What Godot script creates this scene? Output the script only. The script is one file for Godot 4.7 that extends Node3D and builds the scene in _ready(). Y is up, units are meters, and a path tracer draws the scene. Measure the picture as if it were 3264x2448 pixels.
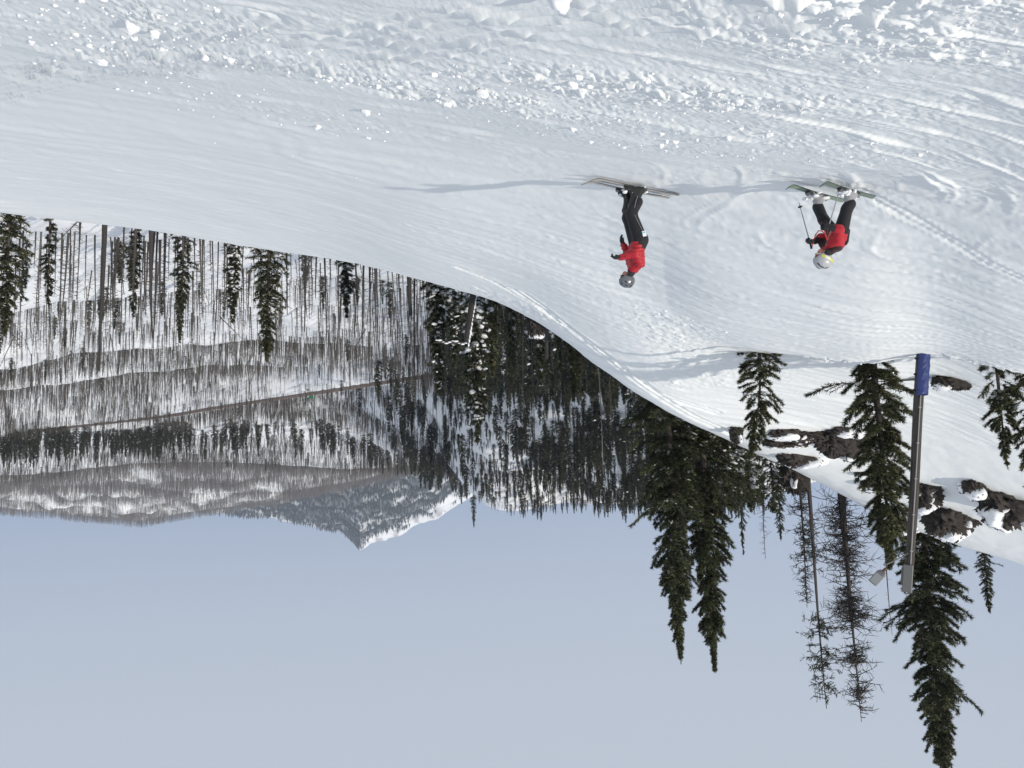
extends Node3D

# ---------------------------------------------------------------- mesh collecting
class Buf:
	var v := PackedVector3Array()
	var n := PackedVector3Array()
	var c := PackedColorArray()
	var ix := PackedInt32Array()

	func vert(p: Vector3, nn: Vector3, col: Color) -> int:
		v.append(p); n.append(nn); c.append(col)
		return v.size() - 1

	func tri(a: Vector3, b: Vector3, d: Vector3, nn: Vector3, col: Color) -> void:
		var k := v.size()
		v.append(a); v.append(b); v.append(d)
		n.append(nn); n.append(nn); n.append(nn)
		c.append(col); c.append(col); c.append(col)
		ix.append(k); ix.append(k + 1); ix.append(k + 2)

	func blade(p: Vector3, tip: Vector3, side: Vector3, nn: Vector3, col: Color, col2: Color) -> void:
		var k := v.size()
		v.append(p - side); v.append(p + side); v.append(tip)
		n.append(nn); n.append(nn); n.append(nn)
		c.append(col); c.append(col); c.append(col2)
		ix.append(k); ix.append(k + 1); ix.append(k + 2)

	# a tube through points with one radius per point
	func tube(pts: PackedVector3Array, rad: PackedFloat32Array, sides: int, col: Color, cap := true) -> void:
		var m := pts.size()
		var first := v.size()
		var up := Vector3.UP
		var d0 := (pts[m - 1] - pts[0]).normalized()
		if absf(d0.y) > 0.8:
			up = Vector3.RIGHT
		var side := d0.cross(up).normalized()
		for i in m:
			var d := (pts[mini(i + 1, m - 1)] - pts[maxi(i - 1, 0)]).normalized()
			side = (side - d * side.dot(d)).normalized()
			var oth := d.cross(side)
			for k in sides:
				var a := TAU * k / sides
				var o := side * cos(a) + oth * sin(a)
				v.append(pts[i] + o * rad[i]); n.append(o); c.append(col)
		for i in m - 1:
			for k in sides:
				var a := first + i * sides + k
				var b := first + i * sides + (k + 1) % sides
				ix.append(a); ix.append(a + sides); ix.append(b)
				ix.append(b); ix.append(a + sides); ix.append(b + sides)
		if cap:
			for e in 2:
				var base := first + (0 if e == 0 else (m - 1) * sides)
				var d := (pts[1] - pts[0]).normalized() * -1.0 if e == 0 else (pts[m - 1] - pts[m - 2]).normalized()
				var k0 := v.size()
				for k in sides:
					v.append(v[base + k]); n.append(d); c.append(col)
				for k in range(1, sides - 1):
					if e == 0:
						ix.append(k0); ix.append(k0 + k); ix.append(k0 + k + 1)
					else:
						ix.append(k0); ix.append(k0 + k + 1); ix.append(k0 + k)

	func bar(a: Vector3, b: Vector3, ra: float, rb: float, sides: int, col: Color) -> void:
		tube(PackedVector3Array([a, b]), PackedFloat32Array([ra, rb]), sides, col)

	# a box with chamfered upright edges (half sizes), turned by a basis
	func box(at: Vector3, half: Vector3, bas: Basis, col: Color, ch := 0.12) -> void:
		var e := minf(half.x, half.z) * ch * 2.0
		var ring := [Vector2(half.x - e, -half.z), Vector2(half.x, -half.z + e), Vector2(half.x, half.z - e), Vector2(half.x - e, half.z), Vector2(-half.x + e, half.z), Vector2(-half.x, half.z - e), Vector2(-half.x, -half.z + e), Vector2(-half.x + e, -half.z)]
		for i in 8:
			var p: Vector2 = ring[i]
			var q: Vector2 = ring[(i + 1) % 8]
			var nn := bas * Vector3(q.y - p.y, 0, p.x - q.x).normalized()
			var a := at + bas * Vector3(p.x, -half.y, p.y)
			var b := at + bas * Vector3(p.x, half.y, p.y)
			var d := at + bas * Vector3(q.x, half.y, q.y)
			var f := at + bas * Vector3(q.x, -half.y, q.y)
			tri(a, d, b, nn, col)
			tri(a, f, d, nn, col)
			tri(at + bas * Vector3(0, half.y, 0), b, d, bas.y, col)
			tri(at + bas * Vector3(0, -half.y, 0), f, a, -bas.y, col)

	# a closed bumpy ball with half sizes
	func blob(at: Vector3, half: Vector3, bas: Basis, col: Color, rings: int, segs: int, rough: float, rg: RandomNumberGenerator) -> void:
		var first := v.size()
		for i in rings + 1:
			var t := PI * i / rings
			for k in segs:
				var a := TAU * k / segs
				var s := Vector3(sin(t) * cos(a), cos(t), sin(t) * sin(a))
				var j := 1.0 + rough * rg.randf_range(-1, 1)
				if i == 0 or i == rings:
					j = 1.0
				v.append(at + bas * (s * half * j))
				n.append((bas * (s / half)).normalized()); c.append(col)
		for i in rings:
			for k in segs:
				var a := first + i * segs + k
				var b := first + i * segs + (k + 1) % segs
				ix.append(a); ix.append(a + segs); ix.append(b)
				ix.append(b); ix.append(a + segs); ix.append(b + segs)

	func smooth() -> void:  # normals from the faces
		var acc := PackedVector3Array()
		acc.resize(v.size())
		for i in range(0, ix.size(), 3):
			var a := ix[i]
			var b := ix[i + 1]
			var d := ix[i + 2]
			var f := (v[d] - v[a]).cross(v[b] - v[a])
			acc[a] += f; acc[b] += f; acc[d] += f
		for i in v.size():
			n[i] = acc[i].normalized()

	func add_to(me: ArrayMesh, mat: Material) -> void:
		if ix.is_empty():
			return
		var arr := []
		arr.resize(Mesh.ARRAY_MAX)
		arr[Mesh.ARRAY_VERTEX] = v
		arr[Mesh.ARRAY_NORMAL] = n
		arr[Mesh.ARRAY_COLOR] = c
		arr[Mesh.ARRAY_INDEX] = ix
		me.add_surface_from_arrays(Mesh.PRIMITIVE_TRIANGLES, arr)
		me.surface_set_material(me.get_surface_count() - 1, mat)

	func mesh(mat: Material) -> ArrayMesh:
		var me := ArrayMesh.new()
		add_to(me, mat)
		return me

var used := {}
var rg := RandomNumberGenerator.new()
var M := {}
var WHITE := Color(1, 1, 1)

func numbered(called: String) -> String:
	if not used.has(called):
		used[called] = 0
		return called
	used[called] += 1
	return "%s_%03d" % [called, used[called]]

func tag(o: Node3D, label := "", category := "", group := "", kind := "") -> Node3D:
	if label: o.set_meta("label", label)
	if category: o.set_meta("category", category)
	if group: o.set_meta("group", group)
	if kind: o.set_meta("kind", kind)
	return o

func thing(called: String, at: Vector3, label := "", category := "", group := "") -> Node3D:
	var o := Node3D.new()
	o.name = numbered(called)
	add_child(o)
	o.position = at
	return tag(o, label, category, group)

func part(called: String, me: Mesh, parent: Node) -> MeshInstance3D:
	var o := MeshInstance3D.new()
	o.mesh = me
	o.name = numbered(called) if parent == self else called
	parent.add_child(o, true)
	return o

func mat(called: String, col: Color, rough := 0.8, metal := 0.0) -> StandardMaterial3D:  # colour in linear values
	var m := StandardMaterial3D.new()
	m.resource_name = called
	m.albedo_color = col.linear_to_srgb()
	m.roughness = rough
	m.metallic = metal
	M[called] = m
	return m

func noise_tex(freq: float, size: int, normal: bool, strength: float, oct := 4, kind := FastNoiseLite.TYPE_SIMPLEX_SMOOTH, ramp: Gradient = null, sd := 1) -> NoiseTexture2D:
	var f := FastNoiseLite.new()
	f.seed = sd
	f.noise_type = kind
	f.frequency = freq
	f.fractal_octaves = oct
	var t := NoiseTexture2D.new()
	t.width = size; t.height = size
	t.seamless = true
	t.noise = f
	t.as_normal_map = normal
	t.bump_strength = strength
	if ramp: t.color_ramp = ramp
	return t

func ramp(a: Color, b: Color, mid := 0.5, cm := Color(-1, 0, 0)) -> Gradient:  # sRGB colours
	var g := Gradient.new()
	g.set_color(0, a); g.set_color(1, b)
	if cm.r >= 0: g.add_point(mid, cm)
	return g

func fnl(freq: float, oct := 3, kind := FastNoiseLite.TYPE_SIMPLEX_SMOOTH, sd := 7) -> FastNoiseLite:
	var f := FastNoiseLite.new()
	f.seed = sd
	f.noise_type = kind
	f.frequency = freq
	f.fractal_octaves = oct
	return f

# ---------------------------------------------------------------- the lie of the land
# the ski slope by bearing: degrees, then distance and height of piste, lip, gully, bank, crest and the fall behind the crest
var SLOPE := [
	[-36.6, 4.0, -0.51, 9.0, -1.15, 14.6, -1.86, 34.0, -1.56, 41.0, -2.26, 56.0, -0.12, 88.0, 12.53, 93.0, 12.35, 102.0, 11.06, 118.0, 7.45, 158.0, -48.0],
	[-30.0, 4.0, -0.65, 9.0, -1.46, 14.6, -2.37, 35.0, -2.36, 42.0, -3.06, 56.0, -1.08, 86.0, 8.98, 91.0, 8.61, 100.0, 6.98, 116.0, 2.76, 156.0, -48.0],
	[-26.6, 4.0, -0.72, 9.0, -1.62, 14.6, -2.63, 36.0, -3.19, 43.0, -3.89, 57.0, -1.65, 84.0, 7.25, 89.0, 6.79, 98.0, 4.99, 114.0, 0.47, 154.0, -48.0],
	[-22.9, 4.0, -0.79, 9.0, -1.78, 14.6, -2.89, 36.0, -3.07, 43.0, -3.77, 57.0, -2.07, 80.0, 4.78, 85.0, 4.18, 94.0, 2.14, 110.0, -2.82, 150.0, -48.0],
	[-19.6, 4.0, -0.85, 9.0, -1.92, 14.6, -3.11, 36.0, -3.45, 42.5, -4.15, 55.0, -2.56, 74.0, 1.75, 79.0, 0.96, 88.0, -1.42, 104.0, -6.99, 144.0, -48.0],
	[-15.0, 4.0, -0.93, 9.0, -2.1, 14.6, -3.41, 35.0, -4.06, 41.0, -4.56, 50.0, -3.61, 64.0, -1.02, 69.0, -2.02, 78.0, -4.79, 94.0, -11.05, 134.0, -48.0],
	[-9.4, 4.0, -1.02, 9.0, -2.31, 14.6, -3.74, 31.0, -5.03, 37.0, -4.94, 44.0, -4.57, 54.0, -3.58, 59.0, -5.06, 68.0, -8.92, 84.0, -17.45, 124.0, -48.0],
	[-2.3, 4.0, -1.13, 9.0, -2.53, 14.6, -4.11, 26.0, -5.76, 31.0, -6.22, 37.0, -6.75, 46.0, -7.39, 51.0, -9.36, 60.0, -14.12, 76.0, -24.24, 116.0, -48.0],
	[6.4, 4.0, -1.23, 9.0, -2.76, 14.6, -4.47, 22.4, -6.01, 30.3, -7.47, 38.1, -8.86, 46.0, -10.18, 51.0, -12.46, 60.0, -17.77, 76.0, -28.86, 116.0, -48.0],
	[15.6, 4.0, -1.3, 9.0, -2.93, 14.6, -4.75, 24.9, -7.36, 35.3, -9.85, 45.6, -12.21, 56.0, -14.46, 61.0, -16.89, 70.0, -22.48, 86.0, -34.06, 126.0, -48.0],
	[24.7, 4.0, -1.34, 9.0, -3.02, 14.6, -4.9, 25.4, -7.86, 36.3, -10.68, 47.1, -13.37, 58.0, -15.91, 63.0, -18.42, 72.0, -24.14, 88.0, -35.97, 128.0, -48.0],
	[31.4, 4.0, -1.35, 9.0, -3.04, 14.6, -4.93, 24.9, -7.75, 35.3, -10.44, 45.6, -13.0, 56.0, -15.43, 61.0, -17.95, 70.0, -23.68, 86.0, -35.55, 126.0, -48.0],
	[41.6, 4.0, -1.33, 9.0, -2.99, 14.6, -4.85, 23.4, -7.15, 32.3, -9.34, 41.1, -11.42, 50.0, -13.39, 55.0, -15.89, 64.0, -21.59, 80.0, -33.39, 120.0, -48.0],
]
# the forest floor: bearing, then height at each distance of FLOOR_R
var FLOOR_R := [70, 110, 150, 200, 230, 290, 360, 400, 450, 480, 520, 600, 680, 760, 900, 1100, 1400]
var FLOOR := [
	[-23.07, -3.8, -9.3, -16.5, -22.5, -26.1, -27.0, -18.4, -7.8, -4.2, -4.6, -5.1, -12.5, -21.6, -24.3, -29.1, -36.0, -46.2],
	[-14.03, -9.3, -16.8, -24.4, -31.9, -34.3, -33.6, -17.5, -6.1, 5.5, 9.5, 6.1, -9.9, -19.1, -21.5, -25.8, -31.8, -41.0],
	[-8.86, -16.4, -26.8, -33.4, -36.7, -37.0, -34.5, -21.0, -9.7, 5.8, 10.9, 7.6, -12.0, -21.5, -24.3, -29.0, -35.8, -46.1],
	[-2.86, -19.5, -30.2, -38.0, -42.7, -42.4, -44.2, -35.2, -22.8, -4.0, 8.3, 7.0, -14.2, -24.2, -27.2, -32.5, -40.1, -51.5],
	[2.19, -21.0, -31.9, -39.4, -45.7, -46.4, -49.5, -50.3, -35.7, -14.2, 3.0, 6.7, -16.0, -22.2, -25.0, -29.9, -37.0, -47.5],
	[5.88, -21.5, -32.6, -40.8, -47.7, -49.5, -53.8, -56.4, -57.6, -57.0, -48.0, -32.7, -29.6, -25.9, -26.5, -29.6, -36.6, -50.2],
	[11.16, -22.2, -33.8, -41.8, -49.5, -58.9, -54.6, -61.8, -71.2, -66.5, -67.7, -76.5, -64.1, -60.3, -54.5, -47.3, -35.7, -55.4],
	[16.88, -22.3, -34.0, -42.0, -48.5, -57.6, -56.2, -63.5, -73.0, -68.4, -72.0, -81.1, -67.2, -62.6, -58.2, -51.2, -45.8, -58.7],
	[22.85, -22.1, -32.9, -40.6, -45.6, -54.2, -57.1, -60.8, -70.0, -67.0, -68.4, -77.1, -69.5, -62.0, -58.8, -52.5, -50.3, -60.0],
	[27.82, -21.8, -32.1, -39.4, -42.2, -50.2, -55.0, -54.9, -63.3, -63.3, -60.0, -67.9, -66.0, -57.3, -55.6, -51.2, -39.2, -61.9],
	[31.11, -21.5, -31.8, -38.7, -38.3, -45.7, -51.4, -49.4, -57.1, -57.6, -55.2, -62.6, -60.3, -53.5, -52.3, -49.7, -34.8, -62.8],
	[39.07, -20.5, -29.9, -36.2, -33.6, -40.2, -45.4, -43.3, -50.1, -50.4, -47.2, -53.7, -53.9, -48.9, -48.6, -46.5, -35.3, -64.3],
]
var dense_slope := []   # every half degree from -60 to 60
var dense_floor := []
var n_big: FastNoiseLite
var n_mid: FastNoiseLite
var n_streak: FastNoiseLite
var n_cell: FastNoiseLite
var n_cell2: FastNoiseLite
var n_fine: FastNoiseLite
var n_mask: FastNoiseLite
var n_land: FastNoiseLite

func column_at(table: Array, a: float) -> PackedFloat32Array:
	var i := 0
	while i < table.size() - 2 and table[i + 1][0] < a:
		i += 1
	var t := clampf((a - table[i][0]) / (table[i + 1][0] - table[i][0]), 0.0, 1.0)
	var p: Array = table[maxi(i - 1, 0)]
	var q: Array = table[i]
	var s: Array = table[i + 1]
	var u: Array = table[mini(i + 2, table.size() - 1)]
	var out := PackedFloat32Array()
	for k in range(1, q.size()):
		out.append(cubic_interpolate_in_time(q[k], s[k], p[k], u[k], t, s[0] - q[0], p[0] - q[0] if i > 0 else -1.0, u[0] - q[0] if i + 2 < table.size() else s[0] - q[0] + 1.0))
	return out

func prepare_land() -> void:
	for k in 241:
		var a := -60.0 + 0.5 * k
		dense_slope.append(column_at(SLOPE, clampf(a, -36.6, 41.6)))
		dense_floor.append(column_at(FLOOR, clampf(a, -23.0, 39.0)))
	for turn in 7:   # soften the joints between bearings
		var soft := []
		for k in 241:
			var p: PackedFloat32Array = dense_slope[maxi(k - 1, 0)]
			var q: PackedFloat32Array = dense_slope[k]
			var s: PackedFloat32Array = dense_slope[mini(k + 1, 240)]
			var o := PackedFloat32Array()
			for i in q.size():
				o.append((p[i] + 2.0 * q[i] + s[i]) * 0.25)
			soft.append(o)
		dense_slope = soft

func hermite(r: float, r0: float, y0: float, r1: float, y1: float, m0: float, m1: float) -> float:
	var d := r1 - r0
	var t := clampf((r - r0) / d, 0.0, 1.0)
	var t2 := t * t
	var t3 := t2 * t
	return (2 * t3 - 3 * t2 + 1) * y0 + (t3 - 2 * t2 + t) * d * m0 + (-2 * t3 + 3 * t2) * y1 + (t3 - t2) * d * m1

func slope_knots(a: float) -> PackedFloat32Array:  # distance, height, tangent triples
	var f := clampf((a + 60.0) * 2.0, 0.0, 239.999)
	var i := int(f)
	var t := f - i
	var p: PackedFloat32Array = dense_slope[i]
	var q: PackedFloat32Array = dense_slope[i + 1]
	var out := PackedFloat32Array([0.0, 0.0, 0.0])
	for k in range(0, p.size(), 2):
		out.append(lerpf(p[k], q[k], t)); out.append(lerpf(p[k + 1], q[k + 1], t)); out.append(0.0)
	var m := out.size() / 3
	out[2] = (out[4] - out[1]) / (out[3] - out[0])
	for k in range(1, m):
		var s0 := (out[3 * k + 1] - out[3 * k - 2]) / (out[3 * k] - out[3 * k - 3])
		var s1 := s0
		if k < m - 1:
			s1 = (out[3 * k + 4] - out[3 * k + 1]) / (out[3 * k + 3] - out[3 * k])
		out[3 * k + 2] = 0.0 if s0 * s1 <= 0.0 else 2.0 * s0 * s1 / (s0 + s1)
	return out

func knots_y(kn: PackedFloat32Array, r: float) -> float:
	var k := 0
	var m := kn.size() / 3
	while k < m - 2 and kn[3 * k + 3] < r:
		k += 1
	return hermite(r, kn[3 * k], kn[3 * k + 1], kn[3 * k + 3], kn[3 * k + 4], kn[3 * k + 2], kn[3 * k + 5])

func slope_y(x: float, z: float) -> float:
	return knots_y(slope_knots(rad_to_deg(atan2(x, -z))), sqrt(x * x + z * z))

func floor_y(x: float, z: float) -> float:
	var a := rad_to_deg(atan2(x, -z))
	var r := sqrt(x * x + z * z)
	var f := clampf((a + 60.0) * 2.0, 0.0, 239.999)
	var i := int(f)
	var t := f - i
	var p: PackedFloat32Array = dense_floor[i]
	var q: PackedFloat32Array = dense_floor[i + 1]
	var k := 0
	while k < FLOOR_R.size() - 2 and FLOOR_R[k + 1] < r:
		k += 1
	var u := clampf((r - FLOOR_R[k]) / (FLOOR_R[k + 1] - FLOOR_R[k]), 0.0, 1.0)
	var us := u * u * (3.0 - 2.0 * u)
	u = lerpf(u, us, 0.6)
	var y := lerpf(lerpf(p[k], p[k + 1], u), lerpf(q[k], q[k + 1], u), t)
	var far := clampf((r - 60.0) / 200.0, 0.3, 1.0)
	return y + n_land.get_noise_2d(x, z) * 2.6 * far + n_mid.get_noise_2d(x * 0.13, z * 0.13) * 0.7

# the floor with the road cut into it
func carved(x: float, z: float, r: float) -> float:
	var y := floor_y(x, z)
	if r < 270.0 or r > 790.0:
		return y
	var best := 1e9
	var bi := 0
	for k in range(0, road_pts.size(), 2):
		var d2 := road_pts[k].distance_squared_to(Vector2(x, z))
		if d2 < best:
			best = d2
			bi = k
	if best < 900.0:
		y = lerpf(road_y[bi] - 0.5, y, smoothstep(7.0, 26.0, sqrt(best)))
	return y

func ground_y(x: float, z: float) -> float:
	var r := sqrt(x * x + z * z)
	if r < 42.0:
		return slope_y(x, z)
	if r > 170.0:
		return carved(x, z, r)
	return maxf(slope_y(x, z), floor_y(x, z))

# ridges of thrown snow, where the piste is churned: centre x, z, half length across, half depth, strength
var CHURN := [[1.0, -8.3, 1.9, 0.75, 1.5], [-1.3, -6.9, 1.7, 0.6, 1.5], [3.9, -7.8, 1.2, 2.2, 1.0], [2.53, -6.6, 0.6, 0.7, 0.9], [-2.1, -4.5, 1.0, 1.1, 1.0], [-2.24, -9.18, 2.3, 2.0, 0.42], [-6.6, -34.5, 2.3, 4.0, 0.75], [-7.9, -40.0, 1.6, 3.0, 0.6], [3.4, -11.9, 2.4, 2.0, 0.35], [-0.3, -41.5, 3.0, 2.2, 0.8], [-13.4, -34.5, 1.6, 0.8, 1.6], [-17.5, -32.0, 2.2, 0.9, 1.5], [-9.5, -45.5, 3.0, 2.5, 0.8]]

func churn(x: float, z: float, r: float) -> float:
	var s := 0.0
	for q in CHURN:
		var dx: float = x - q[0]
		var dz: float = z - q[1]
		var reach: float = maxf(q[2], q[3]) * 1.7
		if absf(dx) > reach or absf(dz) > reach:
			continue
		var l := sqrt(q[0] * q[0] + q[1] * q[1])
		var tx: float = q[0] / l
		var tz: float = q[1] / l
		var along: float = (-dx * tz + dz * tx) / q[2]
		var away: float = (dx * tx + dz * tz) / q[3]
		var e: float = along * along + away * away
		s += q[4] * exp(-e * e * 0.9)
	return s

# tracks: width, number of grooves, depth, then the points
var TRACKS := [
	[1.15, 7, 0.04, [Vector2(9.5, -14.6), Vector2(8.27, -13.4), Vector2(4.11, -9.34), Vector2(2.22, -7.84), Vector2(1.18, -6.9), Vector2(0.01, -5.55), Vector2(-1.6, -4.3)]],
	[0.6, 4, 0.035, [Vector2(8.6, -13.2), Vector2(7.61, -12.3), Vector2(4.4, -8.9), Vector2(3.09, -7.7), Vector2(1.9, -6.2)]],
	[0.34, 2, 0.035, [Vector2(-5.3, -12.75), Vector2(-7.42, -14.51), Vector2(-8.89, -15.65), Vector2(-10.09, -16.45), Vector2(-13.0, -18.5)]],
	[0.9, 2, 0.12, [Vector2(-0.4, -37.0), Vector2(-2.2, -40.14), Vector2(-6.28, -46.6), Vector2(-10.97, -53.5), Vector2(-15.32, -57.8)]],
	[0.7, 2, 0.10, [Vector2(2.0, -35.0), Vector2(0.24, -37.2), Vector2(-4.31, -43.0), Vector2(-8.3, -49.0), Vector2(-12.5, -52.5)]],
]

func tracks(x: float, z: float) -> float:
	var s := 0.0
	var p := Vector2(x, z)
	for t in track_data:
		if x < t[0] or x > t[1] or z < t[2] or z > t[3]:
			continue
		var pts: Array = t[7]
		var w: float = t[4]
		var best := 9.0
		for k in pts.size() - 1:
			var a: Vector2 = pts[k]
			var d: Vector2 = pts[k + 1] - a
			var u := clampf((p - a).dot(d) / d.length_squared(), 0.0, 1.0)
			var off := p - a - d * u
			var dist := off.length()
			if dist < absf(best):
				best = dist * (1.0 if off.cross(d) > 0 else -1.0)
		var e := absf(best) / w * 2.0
		if e < 1.0:
			var fade := 1.0 - smoothstep(0.75, 1.0, e)
			s -= t[6] * fade * (0.5 - 0.5 * cos((best / w + 0.5) * TAU * t[5])) * (0.75 + 0.5 * n_mid.get_noise_2d(x * 2.0, z * 2.0))
			if t[5] > 3:
				s += t[6] * fade * pow(0.5 + 0.5 * cos((best / w + 0.5) * TAU * t[5]), 2.0) * maxf(0.0, n_mid.get_noise_2d(x * 4.0 + 7.0, z * 4.0)) * 2.0
		elif e < 1.5:
			s += t[6] * 0.35 * (1.0 - absf(e - 1.25) * 4.0)
	return s

var track_data := []

func snow_bump(x: float, z: float, r: float) -> float:
	var f := n_big.get_noise_2d(x, z) * 0.07
	if r > 60.0:
		return f + n_mid.get_noise_2d(x, z) * 0.05
	var u := x * 0.95 - z * -0.31
	var w := x * 0.31 * -1.0 + z * 0.95
	# scrape lines of many skis
	var far := clampf(r / 14.0, 0.45, 2.2)
	var wav := w + n_big.get_noise_2d(x * 0.4, z * 0.4) * 1.6
	f += n_streak.get_noise_2d(u * 0.14, wav * lerpf(2.4, 0.75, smoothstep(5.0, 18.0, r))) * 0.015 * far
	var sc := maxf(0.0, n_streak.get_noise_2d(u * 0.11 + 80.0, wav * lerpf(1.8, 0.9, smoothstep(6.0, 20.0, r))) - 0.12)
	f += sc * sc * 0.22 * minf(far, 1.0) * lerpf(1.0, 0.45, smoothstep(10.0, 16.0, r))
	f += n_streak.get_noise_2d(u * 0.05 + 40.0, wav * 0.5) * 0.02 * clampf(r / 10.0, 0.4, 1.5)
	f += n_mid.get_noise_2d(x, z) * lerpf(0.014, 0.004, smoothstep(8.0, 13.0, r))
	var m := clampf(churn(x, z, r), 0.0, 1.8)
	var patch := smoothstep(0.05, 0.5, n_mask.get_noise_2d(x, z)) * 0.12 * lerpf(1.0, 0.06, smoothstep(8.0, 14.0, r))
	if r > 42.0: patch *= 0.4
	var k := m * (0.25 + 0.75 * smoothstep(-0.25, 0.3, n_mask.get_noise_2d(x * 5.0, z * 5.0))) + patch
	if k > 0.02:
		# lumps grow coarser in three sizes with distance
		var lod := clampf(log(r / 8.0) / log(2.0), 0.0, 1.999)
		var s0 := pow(2.0, floorf(lod))
		f += k * lerpf(lumps(x, z, s0), lumps(x, z, s0 * 2.0), smoothstep(0.35, 0.65, lod - floorf(lod)))
		f += m * 0.03
	f += n_fine.get_noise_2d(u * 0.5, w * 0.9) * 0.003 * lerpf(clampf(r / 6.0, 0.7, 1.5), 0.35, smoothstep(8.0, 15.0, r))
	# grain, coarser in steps with distance
	var gl := clampf(log(r / 4.0) / log(2.0), 0.0, 3.999)
	var g0 := pow(2.0, floorf(gl))
	var rough := 0.6 + 0.9 * smoothstep(-0.2, 0.35, n_mask.get_noise_2d(x * 1.7 + 30.0, z * 1.7))
	f += rough * lerpf(1.0, 0.5, smoothstep(8.0, 19.0, r)) * lerpf(grain(u, w, g0), grain(u, w, g0 * 2.0), smoothstep(0.3, 0.7, gl - floorf(gl)))
	if r < 62.0:
		f += tracks(x, z)
	return f

func grain(u: float, w: float, s: float) -> float:
	return n_fine.get_noise_2d(u * 2.6 / (s * maxf(1.0, s * 0.8)), w * 2.6 / s) * 0.0042 * s

func lumps(x: float, z: float, s: float) -> float:
	var qx := x / s + n_mid.get_noise_2d(x / s * 6.0, z / s * 6.0) * 0.06
	var qz := z / s + n_mid.get_noise_2d(x / s * 6.0 + 50.0, z / s * 6.0) * 0.06
	var l := smoothstep(0.3, 1.0, -n_cell.get_noise_2d(qx, qz)) * smoothstep(-0.1, 0.35, n_mid.get_noise_2d(qx * 3.0 + 9.0, qz * 3.0))
	var l2 := smoothstep(0.25, 0.95, -n_cell2.get_noise_2d(qx, qz))
	return s * (0.032 * l + 0.016 * l2 + 0.022 * n_fine.get_noise_2d(qx, qz))

func snow_y(x: float, z: float) -> float:
	return slope_y(x, z) + snow_bump(x, z, sqrt(x * x + z * z))

# grid of points -> one smooth sheet
func sheet(rows: int, cols: int, pts: PackedVector3Array, colors: PackedColorArray, b: Buf) -> void:
	var nn := PackedVector3Array()
	nn.resize(rows * cols)
	for i in rows:
		var i0 := maxi(i - 1, 0) * cols
		var i1 := mini(i + 1, rows - 1) * cols
		for j in cols:
			var e := pts[i * cols + mini(j + 1, cols - 1)] - pts[i * cols + maxi(j - 1, 0)]
			var g := pts[i1 + j] - pts[i0 + j]
			nn[i * cols + j] = e.cross(g).normalized()
	var ix := PackedInt32Array()
	ix.resize((rows - 1) * (cols - 1) * 6)
	var w := 0
	for i in rows - 1:
		for j in cols - 1:
			var a := i * cols + j
			ix[w] = a; ix[w + 1] = a + cols; ix[w + 2] = a + 1
			ix[w + 3] = a + 1; ix[w + 4] = a + cols; ix[w + 5] = a + cols + 1
			w += 6
	b.v = pts; b.n = nn; b.c = colors; b.ix = ix

# ---------------------------------------------------------------- trees
func rnd(a: float, b: float) -> float:
	return rg.randf_range(a, b)

func ball() -> Vector3:
	return Vector3(rg.randfn(), rg.randfn(), rg.randfn()).normalized()

func vary(c: Color, by: float) -> Color:
	var k := 1.0 + rnd(-by, by)
	return Color(c.r * k, c.g * k * (1.0 + rnd(-by, by) * 0.2), c.b * k)

# needles round a twig
func brush(b: Buf, p: Vector3, dir: Vector3, l: float, n: int, bl: float, bw: float, col: Color) -> void:
	var c1 := vary(col, 0.35)
	for i in n:
		var q := p + dir * l * (float(i) + rg.randf()) / n
		var o := ball()
		o = (o - dir * o.dot(dir)).normalized()
		var out := (dir * rnd(0.45, 0.95) + o * 0.7).normalized()
		var side := out.cross(ball()).normalized() * bw
		b.blade(q - out * bl * 0.12, q + out * bl * rnd(0.75, 1.2), side, (o + out * 0.3).normalized(), c1, c1 * 1.25)

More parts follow.
